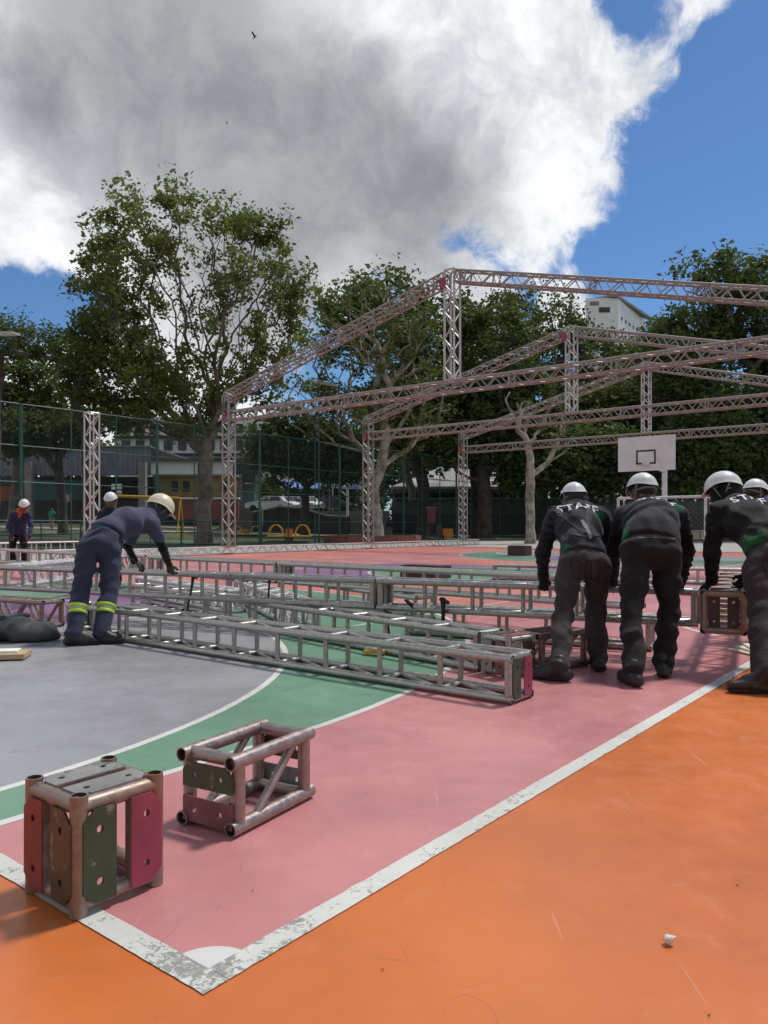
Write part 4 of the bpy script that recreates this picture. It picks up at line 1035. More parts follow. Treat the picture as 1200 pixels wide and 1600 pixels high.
# playground, signs and street things
M_PY = mat('play_yellow', (0.60, 0.34, 0.03), 0.5); M_PO = mat('play_orange', (0.5, 0.16, 0.02), 0.5)
def carousel(label, base, sc):
    t = thing('playground_roundabout', label, 'roundabout', base, 'yellow playground roundabouts'); b = Vector(base)
    MB().tube(b, b+Z*0.35*sc, 0.22*sc, n=12).build('hub', M_PO, t)
    MB().tube(b+Z*0.30*sc, b+Z*0.36*sc, 1.25*sc, n=20).build('platform', M_PY, t)
    MB().tube(b+Z*0.36*sc, b+Z*0.75*sc, 0.2*sc, n=10).build('post', M_PO, t)
    for k in (-1, 1):
        for j in (-0.25, 0.25):
            MB().path([b+Vector((k*(0.75+0.42*math.cos(R(a)))*sc, j*sc, (0.36+0.62*math.sin(R(a)))*sc)) for a in range(0, 181, 20)], 0.035*sc, 6).build('hoop_rail', M_PY, t)
    return t
carousel('larger yellow roundabout with hoop rails on the grass behind the long runner', Vector(((452-600)/1200*50, 50, 0.0)), 1.15)
carousel('smaller yellow roundabout just right of the near frame post', Vector(((385-600)/1200*57, 57, 0.1)), 0.95)
sw = thing('swing_frame', 'yellow swing frame beam at head height behind the worker in purple', 'swing', B(230, 50))
a = W(178, 775, 50); b = W(282, 779, 50)
MB().tube(a, b, 0.10, n=8).build('beam', M_PY, sw)
for p in (a, b):
    for s_ in (-1, 1): MB().tube(p, Vector((p.x, p.y+s_*0.9, 0.2)), 0.05, n=6).build('leg', M_PY, sw)
bb = thing('waste_bin', 'rust red bin post on the grass right of the middle post', 'bin', B(673, 60))
X_(MB(), 668, 681, 794, 818, 60, 0.5).build('bin_body', M_REDW, bb); X_(MB(), 667, 682, 792, 794, 59.9, 0.7).build('lid', M_CONCR, bb); X_(MB(), 672, 677, 818, 836, 60.1, 0.2).build('post', M_BLK, bb)
rb_ = thing('spring_rider', 'small orange-brown playground seat beside the far frame post', 'playground seat', B(698, 56))
X_(MB(), 692, 708, 826, 840, 56, 0.5).build('seat', M_PO, rb_); X_(MB(), 682, 690, 820, 836, 56, 0.3).build('backrest', M_BROWN, rb_); X_(MB(), 690, 694, 836, 843, 56, 0.3).build('base', M_BROWN, rb_)
pl_ = thing('planter', 'low brick-red planter round the foot of the bare pale tree', 'planter', B(582, 49))
mb = MB()
ring = [Vector((B(582, 49).x+3.0*math.cos(R(a)), 49+1.8*math.sin(R(a)), 0)) for a in range(0, 360, 30)]
for i in range(12):
    p, q = ring[i], ring[(i+1) % 12]; e = (q-p); m_ = (p+q)/2; n_ = Vector((e.y, -e.x, 0)).normalized()
    mb.box(m_+Z*0.2, e/2, n_*0.12, Z*0.24)
mb.build('kerb_ring', mat('brick_red', (0.22, 0.08, 0.06), 0.8, var=0.2), pl_, smooth=False)
lp = thing('street_lamp', 'white lamp post with a short bracketed arm beside the signboards', 'lamp post', B(543, 66))
MB().tube(B(543, 66), W(543, 761, 66), 0.11, n=8).build('pole', M_WHITE, lp)
MB().tube(W(548, 760, 66), W(516, 762, 66), 0.10, n=6).build('arm', M_WHITE, lp); MB().tube(W(543, 776, 66), W(530, 764, 66), 0.07, n=6).build('bracket', M_WHITE, lp)
for (x0, x1, y0, y1, lb) in ((501, 509, 738, 766, 'left one of two tall grey signboards behind the fence'), (511, 518, 742, 768, 'right one of two tall grey signboards behind the fence')):
    s_ = thing('signboard', lb, 'sign', B((x0+x1)/2, 68), 'tall grey signboards'); X_(MB(), x0, x1, y0, y1, 68, 0.12).build('board', M_PGREY, s_); X_(MB(), (x0+x1)/2-0.8, (x0+x1)/2+0.8, y1, 830, 68, 0.1).build('post', M_CONCR, s_)
rp = thing('skate_ramp', 'dark low ramp with a pale edge in front of the parked cars', 'ramp', B(455, 66))
pts = [(395, 801), (435, 792), (470, 794), (510, 806), (545, 808)]
mb = MB(); vs = []
for (x, y) in pts:
    t_ = W(x, y, 65); vs += [t_, Vector((t_.x, 65, 0)), t_+Vector((0, 2.2, 0.1)), Vector((t_.x, 67.2, 0))]
fs = []
for i in range(len(pts)-1):
    k = 4*i; fs += [(k+1, k+5, k+4, k), (k, k+4, k+6, k+2), (k+2, k+6, k+7, k+3)]
mb.add(vs, fs); mb.build('ramp_body', M_WALL2, rp, smooth=False)
MB().path([W(x, y-0.5, 64.95) for x, y in pts], 0.10, 6).build('edge', M_CONCR, rp)
X_(MB(), 403, 410, 798, 822, 64.2, 0.4).build('marker_post', M_CONCR, rp)

# cars
cp = MB(); cp.bx(-14.5, 0.5, 67.5, 96, -0.2, W(0, 799, 70).z); kind(cp.build('car_park', M_CONCR, smooth=False), 'structure')
M_CARW = mat('car_white', (0.55, 0.56, 0.58), 0.25, var=0.03); M_CARD2 = mat('car_dark', (0.03, 0.035, 0.045), 0.25, var=0.1)
M_TYRE = mat('tyre', (0.015, 0.015, 0.015), 0.9); M_LITE = mat('headlight', (0.55, 0.55, 0.5), 0.15)
def car(label, px, Y, rot, m, ln=4.3):
    c = B(px, Y); c.z = W(0, 799, 70).z; t = thing('parked_car', label, 'car', c, 'cars parked beyond the fence')
    def T(x, y, z): return c+Vector((x*math.cos(rot)-y*math.sin(rot), x*math.sin(rot)+y*math.cos(rot), z))
    prof = [(-.5, .35), (-.5, .72), (-.46, .95), (-.40, 1.0), (-.30, 1.42), (-.20, 1.5), (.08, 1.5), (.24, 1.02), (.44, .88), (.5, .68), (.5, .35)]
    mb = MB(); n = len(prof); vs = []
    for y, ins in ((-.86, 0), (.86, 0)):
        for (a_, z) in prof: vs.append(T(a_*ln, y*(1 if z < 1.05 else 0.82), z))
    fs = [tuple(range(n)), tuple(reversed(range(n, 2*n)))]+[(i, n+i, n+(i+1) % n, (i+1) % n) for i in range(n)]
    mb.add(vs, fs); mb.build('body', m, t, angle=25)
    for y in (-1, 1):
        for (x0, x1) in ((-.30, -.06), (-.04, .17)):
            top = 1.42; MB().add([T(x0*ln*1.05, y*.845, 1.03), T((x1+.03)*ln, y*.845, 1.03), T((x1-.04)*ln, y*.735, top), T((x0+.03)*ln, y*.735, top)], [(0, 1, 2, 3)]).build('side_window', M_GLASS, t)
    MB().add([T(.235*ln, -.72, 1.05), T(.235*ln, .72, 1.05), T(.09*ln, .62, 1.46), T(.09*ln, -.62, 1.46)], [(0, 1, 2, 3)]).build('windscreen', M_GLASS, t).location.z += 0.02
    for y in (-.6, .6): MB().box(T(.495*ln, y, .72), T(1, 0, 0)-T(0, 0, 0)+Vector((0, 0, 0)) if False else Vector((math.cos(rot), math.sin(rot), 0))*0.04, Vector((-math.sin(rot), math.cos(rot), 0))*0.2, Z*0.09).build('headlight', M_LITE, t)
    for x in (-.31, .31):
        for y in (-.8, .8):
            MB().tube(T(x*ln, y-.1, .33), T(x*ln, y+.1, .33), .33, n=14).build('wheel', M_TYRE, t)
    return t
car('white parked car, leftmost of the three white ones, seen from its side', 421, 73, R(170), M_CARW)
car('white parked car in the middle of the three white ones', 450, 74, R(-62), M_CARW)
car('white parked car, rightmost of the three white ones', 478, 73.5, R(-55), M_CARW)
car('dark parked car right of the white ones, behind the signboards', 520, 75, R(-20), M_CARD2)

# ------------------------------------------------------------------ people: clothed figures grown from distance fields
class SDF:
    def __init__(s, k=0.03): s.p = []; s.k = k; s.cuts = []; s.folds = []
    def rc(s, a, b, ra, rb, n=None, f=1.0, k=None):
        """round cone from a to b; n, f flatten (f > 1) or widen (f < 1) it along n"""
        s.p.append((np.array(a, float), np.array(b, float), ra, rb, None if n is None else np.array(n, float)/np.linalg.norm(n), f, k)); return s
    def chain(s, pts, rs, n=None, f=1.0):
        for i in range(len(pts)-1): s.rc(pts[i], pts[i+1], rs[i], rs[i+1], n, f)
        return s
    def cut(s, p, n): s.cuts.append((np.array(p, float), np.array(n, float)/np.linalg.norm(n))); return s
    def eval(s, X):
        d = None
        for a, b, ra, rb, n, f, k in s.p:
            ba = b-a; L2 = max(1e-9, ba@ba)
            t = np.clip(((X-a)@ba)/L2, 0, 1)
            v = X-a-t[:, None]*ba
            if n is not None: v = v+np.outer((v@n)*(f-1.0), n)
            q = np.sqrt((v*v).sum(1))-(ra+(rb-ra)*t)
            if d is None: d = q
            else:
                kk = k or s.k; h = np.clip(0.5+0.5*(d-q)/kk, 0, 1)
                d = d*(1-h)+q*h-kk*h*(1-h)
        for (amp, kv, kw, ph) in s.folds:
            kv = np.array(kv); kw = np.array(kw)
            w_ = np.sin(X@kv+ph+1.7*np.sin(X@kw+ph*1.3)); d = d-amp*w_*np.abs(w_)*np.clip(0.5+np.sin(X@(kw*0.37)+ph*2.1), 0, 1.3)
        for p, n in s.cuts: d = np.maximum(d, (X-p)@n)
        return d
    def mesh(s, name, res, m, parent, pad=0.03, smooth_it=0):
        lo = np.min([np.minimum(a-ra*1.7, b-rb*1.7) for a, b, ra, rb, n, f, k in s.p], axis=0)-pad
        hi = np.max([np.maximum(a+ra*1.7, b+rb*1.7) for a, b, ra, rb, n, f, k in s.p], axis=0)+pad
        N3 = np.ceil((hi-lo)/res).astype(int)+1
        gx, gy, gz = np.meshgrid(*[np.arange(q) for q in N3], indexing='ij')
        X = np.stack([gx.ravel(), gy.ravel(), gz.ravel()], 1)*res+lo
        D_ = s.eval(X).reshape(N3)
        nx, ny, nz = N3; ins = D_ < 0
        acc = np.zeros((nx-1, ny-1, nz-1, 3)); cnt = np.zeros((nx-1, ny-1, nz-1))
        for ax in range(3):
            sl0 = [slice(None)]*3; sl1 = [slice(None)]*3; sl0[ax] = slice(0, -1); sl1[ax] = slice(1, None)
            a = D_[tuple(sl0)]; b = D_[tuple(sl1)]; cr = (a < 0) != (b < 0)
            t = np.where(cr, a/np.where(cr, a-b, 1), 0)
            o1, o2 = [q for q in range(3) if q != ax]
            for i in (0, 1):
                for j in (0, 1):
                    sl = [slice(None)]*3
                    sl[o1] = slice(i, a.shape[o1]-1+i); sl[o2] = slice(j, a.shape[o2]-1+j)
                    c = cr[tuple(sl)]; tt = t[tuple(sl)]
                    acc[..., ax] += np.where(c, tt, 0); acc[..., o1] += np.where(c, i, 0); acc[..., o2] += np.where(c, j, 0); cnt += c
        act = cnt > 0; idx = -np.ones(act.shape, int); ii = np.argwhere(act); idx[act] = np.arange(len(ii))
        vs = (ii+acc[act]/cnt[act][:, None])*res+lo
        quads = []
        for ax in range(3):
            sl0 = [slice(1, -1)]*3; sl1 = [slice(1, -1)]*3; sl0[ax] = slice(0, -1); sl1[ax] = slice(1, None)
            a = ins[tuple(sl0)]; b = ins[tuple(sl1)]; e = np.argwhere(a != b)
            if len(e) == 0: continue
            base = e.copy(); o1, o2 = [(1, 2), (2, 0), (0, 1)][ax]
            base[:, o1] += 1; base[:, o2] += 1
            def at(i, j):
                q = base.copy(); q[:, o1] -= i; q[:, o2] -= j; return idx[q[:, 0], q[:, 1], q[:, 2]]
            q = np.stack([at(1, 1), at(0, 1), at(0, 0), at(1, 0)], 1)
            fl = ~a[tuple(e.T)]; q[fl] = q[fl][:, ::-1]; quads.append(q)
        q = np.concatenate(quads)
        # a little relaxation takes the stair-steps out
        for _ in range(smooth_it):
            sm = np.zeros_like(vs); c = np.zeros(len(vs))
            for i in range(4):
                a_, b_ = q[:, i], q[:, (i+1) % 4]
                np.add.at(sm, a_, vs[b_]); np.add.at(sm, b_, vs[a_]); np.add.at(c, a_, 1); np.add.at(c, b_, 1)
            vs = vs*0.5+0.5*sm/np.maximum(c, 1)[:, None]
        o = np.array(parent_org(parent)) if parent else np.zeros(3)
        me = bpy.data.meshes.new(name); me.from_pydata((vs-o).tolist(), [], q.tolist())
        me.materials.append(m); me.polygons.foreach_set('use_smooth', [True]*len(me.polygons))
        ob = bpy.data.objects.new(name, me); COL.objects.link(ob)
        if parent: ob.parent = parent
        s.last = (vs, q)
        return ob
    def bvh(s): vs, q = s.last; return BVHTree.FromPolygons([tuple(v) for v in vs], [tuple(int(i) for i in f) for f in q])

def folds(sd, amp, seed, vertical=0.35, wl=(0.07, 0.12)):
    r_ = random.Random(seed)
    for i in range(5):
        L = r_.uniform(*wl); v = Vector((r_.gauss(0, 1)*vertical, r_.gauss(0, 1)*vertical, 1)).normalized()*(2*math.pi/L)
        w_ = Vector((r_.gauss(0, 1), r_.gauss(0, 1), r_.gauss(0, 0.5))).normalized()*(2*math.pi/0.28)
        sd.folds.append((amp*(0.5+r_.random()), tuple(v), tuple(w_), r_.uniform(0, 6)))
    return sd

def fabric(name, col, var=0.25, rough=0.85, patches=None, pcol=(0.01, 0.10, 0.035), dots=None):
    m, n, b = newmat(name)
    t = n.node('ShaderNodeTexCoord').outputs['Object']
    c = n.mix(n.mr(n.noise(t, 5, 5, 0.6), 0.3, 0.7), tuple(x*(1-var) for x in col), tuple(x*(1+var) for x in col))
    if patches:
        nz = n.noise(t, 16, 4, 0.6)
        for (p, r, st, pc) in patches:
            d = n.vmath('DISTANCE', t, tuple(p))
            f = n.mr(n.math('ADD', d, n.math('MULTIPLY', n.math('SUBTRACT', nz, 0.5), r*0.9)), r*0.45, r, st, 0.0)
            c = n.mix(f, c, pc)
        vo = n.node('ShaderNodeTexVoronoi'); n.l.new(t, vo.inputs['Vector']); vo.inputs['Scale'].default_value = 75; vo.inputs['Randomness'].default_value = 0.15
        if dots:
            p, r, pc = dots; d = n.vmath('DISTANCE', t, tuple(p))
            f = n.math('MULTIPLY', n.mr(d, r*0.4, r, 1, 0), n.math('LESS_THAN', vo.outputs['Distance'], 0.32))
            c = n.mix(f, c, pc)
    n.l.new(c, b.inputs['Base Color']); b.inputs['Roughness'].default_value = rough; b.inputs['Specular IOR Level'].default_value = 0.25
    b.inputs['Sheen Weight'].default_value = 0.08
    bn = n.node('ShaderNodeBump'); bn.inputs['Strength'].default_value = 0.6; bn.inputs['Distance'].default_value = 0.012
    n.l.new(n.noise(t, 22, 6, 0.6, 0.5), bn.inputs['Height']); n.l.new(bn.outputs[0], b.inputs['Normal'])
    return m
M_SKIN = mat('skin', (0.11, 0.05, 0.030), 0.55, var=0.08, scale=20)
M_HAIR = mat('hair', (0.012, 0.010, 0.009), 0.7)
M_GLOVE = fabric('glove_black', (0.012, 0.012, 0.013)); M_GLOVE2 = fabric('glove_olive', (0.075, 0.068, 0.045))
M_BOOT = mat('boot_leather', (0.014, 0.013, 0.013), 0.5, var=0.3, scale=30, bump=0.3)
M_SOLE = mat('boot_sole', (0.02, 0.019, 0.018), 0.8)
M_HELM = mat('helmet_white', (0.62, 0.63, 0.63), 0.38, var=0.03); M_HELMC = mat('helmet_cream', (0.62, 0.58, 0.40), 0.35, var=0.05)
M_HIN = mat('helmet_liner', (0.012, 0.012, 0.013), 0.8); M_WEB = mat('webbing_grey', (0.16, 0.16, 0.17), 0.8)
M_SLV = fabric('undersleeve_black', (0.006, 0.006, 0.007))

def hand(parent, w, d, n, side, m, curl=0.9, name='glove', forearm=None):
    """w wrist, d direction of the fingers, n palm normal (towards what is held), side unit vector towards the thumb"""
    w = Vector(w); d = Vector(d).normalized(); n = Vector(n); n = (n-d*n.dot(d)).normalized(); sv_ = Vector(side); sv_ = (sv_-d*sv_.dot(d)-n*sv_.dot(n)).normalized()
    s = SDF(0.010)
    if forearm is not None: s.rc(w-(w-Vector(forearm)).normalized()*0.05, w, 0.036, 0.031)
    s.rc(w, w+d*0.03, 0.030, 0.028, n, 1.35)
    lens = (0.074, 0.082, 0.077, 0.060)
    for i in range(4):
        off = sv_*(0.030-0.0205*i); k0 = w+d*0.02+off*0.6; k1 = w+d*(0.090-0.004*abs(i-1))+off
        s.rc(k0, k1, 0.016, 0.0145)
        a = 0.25+curl*0.5+0.07*i; p = k1; L = lens[i]
        for fr, rr in ((0.45, 0.0125), (0.32, 0.0115), (0.23, 0.0100)):
            q = p+(d*math.cos(a)+n*math.sin(a)+sv_*(0.10-0.07*i))*L*fr; s.rc(p, q, rr+0.0012, rr, k=0.006); p = q; a += curl*0.62
    t0 = w+d*0.025+sv_*0.026; t1 = t0+(d*0.55+sv_*0.62+n*0.5).normalized()*0.042; t2 = t1+(d*0.75+n*0.65+sv_*0.05).normalized()*0.034; t3 = t2+(d*0.5+n*0.85-sv_*0.2).normalized()*0.024
    s.rc(t0, t1, 0.017, 0.0145).rc(t1, t2, 0.0135, 0.012, k=0.006).rc(t2, t3, 0.012, 0.0105, k=0.006)
    return s.mesh(name, 0.0052, m, parent, pad=0.012, smooth_it=1)

def boot(parent, ank, toe_dir, m=None, pitch=0.0, L=0.28, top=0.07, zfloor=0.004):
    ank = Vector(ank); t = Vector((toe_dir[0], toe_dir[1], 0)).normalized(); s = SDF(0.03)
    heel = Vector((ank.x, ank.y, zfloor+0.045))-t*0.045; toe = Vector((ank.x, ank.y, zfloor+0.036))+t*(L-0.105)
    q = Vector((-t.y, t.x, 0))
    s.rc(ank+Z*top*0.55, ank, 0.056, 0.052).rc(ank, heel, 0.054, 0.045).rc(ank+t*0.01+Z*0.01, heel.lerp(toe, 0.75)+Z*0.008, 0.050, 0.044).rc(heel, heel.lerp(toe, 0.55)+Z*0.012, 0.045, 0.050).rc(heel.lerp(toe, 0.55)+Z*0.012, toe, 0.046, 0.041, Z, 1.05)
    s.rc(ank+t*0.02, heel.lerp(toe, 0.6)+Z*0.012, 0.045, 0.036)
    folds(s, 0.0025, 5); s.cut((0, 0, zfloor), (0, 0, -1))
    bt = s.mesh('boot', 0.009, m or M_BOOT, parent, smooth_it=1)
    s2 = SDF(0.02); s2.rc(heel, heel.lerp(toe, 0.5), 0.049, 0.049).rc(heel.lerp(toe, 0.5), toe, 0.052, 0.047)
    s2.cut((0, 0, zfloor+0.022), (0, 0, 1)); s2.cut((0, 0, zfloor), (0, 0, -1)); s2.mesh('sole', 0.009, M_SOLE, bt)
    return bt

def helmet(parent, c, f, u, m, sc=1.0, brim=0.0, strap=True, edge=0.0):
    """f: where the face looks, u: top of the head"""
    c = Vector(c); f = Vector(f).normalized(); u = Vector(u); u = (u-f*u.dot(f)).normalized(); r = f.cross(u)
    ax, ay, az = 0.142*sc, 0.120*sc, 0.132*sc; NU, NV = 44, 18
    def pt(phi, v, k):
        # lower edge rises over the ears and dips at the back
        em = 1.62+0.16*math.cos(2*phi)-0.10*math.cos(phi)+edge
        th = v*em; rid = 1+0.018*math.exp(-((math.sin(phi)*math.sin(th))/0.16)**2)+0.012*math.exp(-((abs(math.sin(phi)*math.sin(th))-0.45)/0.08)**2)
        e = 1+0.06*max(0, v-0.9)/0.1
        return c+(f*math.cos(phi)*math.sin(th)*ax*e+r*math.sin(phi)*math.sin(th)*ay*e+u*(math.cos(th))*az)*rid*k
    def shell(k0, k1, name, mm, par, vmax=1.0):
        mb = MB(); g = []
        for k in (k0, k1):
            for j in range(NV+1):
                for i in range(NU): g.append(pt(2*math.pi*i/NU, vmax*j/NV, k))
        fs = []; o = (NV+1)*NU
        for j in range(NV):
            for i in range(NU):
                q = (i+1) % NU; fs.append((j*NU+i, (j+1)*NU+i, (j+1)*NU+q, j*NU+q)); fs.append((o+j*NU+i, o+j*NU+q, o+(j+1)*NU+q, o+(j+1)*NU+i))
        for i in range(NU):
            q = (i+1) % NU; fs.append((NV*NU+i, o+NV*NU+i, o+NV*NU+q, NV*NU+q))
        mb.add(g, fs); return mb.build(name, mm, par, angle=50)
    h = shell(1.0, 0.955, 'helmet', m, parent)
    shell(0.95, 0.86, 'liner', M_HIN, h, 0.985)
    if brim:
        mb = MB(); g = []
        for k in range(13):
            ph = R(-72+12*k); e = pt(ph, 0.99, 1.0); ex = (f*math.cos(ph)*1.0+r*math.sin(ph)*0.25-u*0.30).normalized()
            w_ = brim*max(0.05, math.cos(ph*1.15)); g += [e+u*0.004, e+ex*w_+u*0.004, e+ex*w_-u*0.003, e-u*0.004]
        fs = []
        for k in range(12):
            a = 4*k; b = a+4; fs += [(a, b, b+1, a+1), (a+1, b+1, b+2, a+2), (a+2, b+2, b+3, a+3), (a+3, b+3, b, a)]
        mb.add(g, fs); mb.build('brim', m, h, angle=50)
    # rear cradle and chin straps, side clips
    MB().path([c+(-f*math.cos(R(a))*0.112+r*math.sin(R(a))*0.098)*sc-u*0.045*sc for a in range(-75, 76, 15)], 0.010, 8).build('headband', M_WEB, h)
    if strap:
        for s_ in (-1, 1):
            for k in (0.055, -0.075): MB().path([c+f*k*sc+r*s_*0.112*sc-u*0.0, c+f*(0.02)*sc+r*s_*0.090*sc-u*0.115*sc], 0.0065, 6).build('chin_strap', M_WEB, h)
            MB().box(c+r*s_*0.124*sc+f*0.03*sc-u*0.002, f*0.012, r*0.006, u*0.016).build('clip', M_HIN, h)
    return h

def pants_sdf(hipL, kneeL, ankL, hipR, kneeR, ankR, pelvis, waist, fwd, infl=0.0, hw=0.16, seat=0.118, thigh=0.088, cuff=0.071, knee=0.072, seed=1, baggy=0.0055):
    s = SDF(0.035); side = Vector(fwd).cross(Z).normalized()
    s.rc(pelvis-side*hw*0.48, pelvis+side*hw*0.48, seat+infl, seat+infl)
    s.rc(waist-side*hw*0.42, waist+side*hw*0.42, 0.108+infl, 0.108+infl)
    s.rc(pelvis, waist, 0.125+infl, 0.120+infl)
    for h, k, a in ((hipL, kneeL, ankL), (hipR, kneeR, ankR)):
        m1 = h.lerp(k, 0.5); s.rc(h, m1, thigh+0.014+infl, thigh-0.004+infl).rc(m1, k, thigh-0.004+infl, knee+infl)
        c1 = k.lerp(a, 0.35); s.rc(k, c1, knee+infl, knee+0.002+infl).rc(c1, a, knee+0.002+infl, cuff+infl)
    folds(s, baggy, seed, 0.75, (0.08, 0.19)); return s

def face_and_head(s, hc, f, u):
    r = f.cross(u)
    s.rc(hc+u*0.02-f*0.02, hc+u*0.015+f*0.025, 0.092, 0.088).rc(hc+f*0.03, hc-u*0.085+f*0.055, 0.072, 0.045).rc(hc-u*0.02, hc-u*0.07, 0.075, 0.06)
    s.rc(hc+f*0.100-u*0.015, hc+f*0.125-u*0.045, 0.009, 0.014, k=0.012)      # nose
    s.rc(hc+f*0.098-u*0.075-r*0.018, hc+f*0.098-u*0.075+r*0.018, 0.010, 0.010, k=0.012)   # mouth
    s.rc(hc+f*0.095+u*0.012-r*0.04, hc+f*0.095+u*0.012+r*0.04, 0.012, 0.012, k=0.015)     # brow
    for q in (-1, 1): s.rc(hc+r*q*0.086-u*0.0, hc+r*q*0.090-u*0.04-f*0.008, 0.016, 0.010, k=0.008)
    return s

def person(label, J, fwd, shirt_m, pants_m, helm_m, head_f, head_u, sleeve='long', group=None, sh=None, glove_m=None, hands=None, toes=None, seed=1,
           torso=(0.150, 0.165, 0.160), helm=None, belt_cut=None, res=0.0125, fat=1.0, arm_r=0.056, pres=None, cuffs=True, shirt_hem=None, hair=True, cover=None):
    """J: joints in world space"""
    f = Vector(fwd).normalized(); side = f.cross(Z).normalized()
    base = (J['ankL']+J['ankR'])/2; base = Vector((base.x, base.y, 0.01))
    t = thing('person', label, 'person', base, group); sk = helm or {}
    hf = Vector(head_f).normalized(); hu = Vector(head_u); hu = (hu-hf*hu.dot(hf)).normalized()
    # body
    b = SDF(0.03)
    b.rc(J['pelvis']-side*0.07, J['pelvis']+side*0.07, 0.095, 0.095).rc(J['pelvis'], J['waist'], 0.105, 0.10).rc(J['waist'], J['chest'], 0.105, 0.125).rc(J['chest'], J['upper'], 0.125, 0.115)
    b.rc(J['shL'], J['shR'], 0.055, 0.055).rc(J['upper'], J['neck'], 0.07, 0.056).rc(J['neck'], J['head']-hu*0.05, 0.055, 0.055)
    for s_ in 'LR':
        b.rc(J['sh'+s_], J['el'+s_], 0.046, 0.038).rc(J['el'+s_], J['wr'+s_], 0.040, 0.027)
        b.rc(J['hip'+s_], J['kn'+s_], 0.075, 0.052).rc(J['kn'+s_], J['ank'+s_], 0.052, 0.040)
    face_and_head(b, J['head'], hf, hu)
    body = b.mesh('body', 0.014, M_SKIN, t, smooth_it=1)
    # eyes
    for q in (-1, 1):
        MB().sphere(J['head']+hf*0.094-hu*0.008+hf.cross(hu)*q*0.034, 0.012, 8, 6).build('eye', mat('eye', (0.5, 0.48, 0.46), 0.2), body)
    if hair:
        h = SDF(0.02); h.rc(J['head']+hu*0.022-hf*0.024, J['head']+hu*0.02+hf*0.012, 0.097, 0.093).rc(J['head']-hf*0.05-hu*0.03, J['head']-hf*0.045, 0.06, 0.07); h.cut(J['head']+hf*0.06, hf); h.cut(J['head']-hu*0.065, -hu)
        h.mesh('hair', 0.014, M_HAIR, t, smooth_it=1)
    if cover is not None:
        h = SDF(0.03); hc = J['head']; h.rc(hc-hf*0.03, hc+hf*0.01, 0.101, 0.098).rc(hc+hf*0.035-hu*0.02, hc-hu*0.085+hf*0.06, 0.080, 0.055).rc(hc-hu*0.03, J['neck'], 0.085, 0.078)
        folds(h, 0.003, 9, 0.5); h.mesh('face_cover', 0.013, cover, t, smooth_it=1)
    # trousers
    ps = pants_sdf(J['hipL'], J['knL'], J['ankL']+Z*0.015, J['hipR'], J['knR'], J['ankR']+Z*0.015, J['pelvis'], J['waist'].lerp(J['pelvis'], 0.35), f, seed=seed, **(pres or {}))
    bc = J['waist'].lerp(J['pelvis'], 0.05) if belt_cut is None else belt_cut
    ax_ = (J['waist']-J['pelvis']).normalized(); ps.cut(bc, ax_)
    trousers = ps.mesh('trousers', res, pants_m, t, smooth_it=1)
    # shirt
    s = SDF(0.045); a_, c_, u_ = torso
    tn = (J['upper']-J['waist']).normalized(); dep = side.cross(tn).normalized()
    s.rc(J['waist']-side*0.045*fat, J['waist']+side*0.045*fat, a_*0.90, a_*0.90).rc(J['waist'], J['chest'], a_, c_)
    s.rc(J['chest']-side*0.05*fat, J['chest']+side*0.05*fat, c_*0.92, c_*0.92, dep, 1.08).rc(J['chest'], J['upper'], c_, u_*0.88)
    s.rc(J['shL'].lerp(J['shR'], 0.12), J['shR'].lerp(J['shL'], 0.12), 0.088, 0.088).rc(J['upper'], J['neck'].lerp(J['upper'], 0.35), 0.11, 0.075)
    lowp = J['pelvis'].lerp(J['waist'], 0.45) if shirt_hem is None else shirt_hem
    s.rc(lowp-side*0.05*fat, lowp+side*0.05*fat, a_*0.93, a_*0.93).rc(lowp, J['waist'], a_*0.95, a_*0.96)
    for q in 'LR':
        e = J['el'+q]; w_ = J['wr'+q]; sh0 = J['sh'+q]
        if sleeve == 'long': s.rc(sh0, e, arm_r+0.012, arm_r).rc(e, w_, arm_r, arm_r*0.72)
        else: s.rc(sh0, sh0.lerp(e, 0.62), arm_r+0.018, arm_r+0.010)
    folds(s, 0.0038, seed+3, 0.9, (0.08, 0.17)); s.cut(lowp-ax_*0.02, -ax_)
    shirt = s.mesh('shirt', res, shirt_m, t, smooth_it=1); bv = s.bvh()
    # undersleeves
    for q in 'LR':
        if sleeve == 'long' and sh is None: continue
        v = SDF(0.02); v.rc(J['sh'+q].lerp(J['el'+q], 0.12 if sh else 0.35), J['el'+q], arm_r+0.013 if sh else 0.052, arm_r+0.004 if sh else 0.047).rc(J['el'+q], J['wr'+q], arm_r+0.004 if sh else 0.048, arm_r*0.72+0.004 if sh else 0.037)
        folds(v, 0.004, seed+7, 0.5, (0.05, 0.09)); v.mesh('sleeve', res, M_SLV, t, smooth_it=1)
    for q in 'LR':
        if hands and q in hands:
            d_, n_, th_ = hands[q]; hand(t, J['wr'+q], d_, n_, th_, glove_m or M_GLOVE, forearm=J['el'+q])
        if toes and q in toes: boot(t, J['ank'+q], toes[q], L=0.29)
    if helm_m is not None: helmet(t, J['head']+hu*0.03-hf*0.002, hf, hu, helm_m, **sk)
    t_pb.clear(); t_pb.append(ps.bvh() if hasattr(ps, 'last') else None)
    return t, bv, trousers, shirt

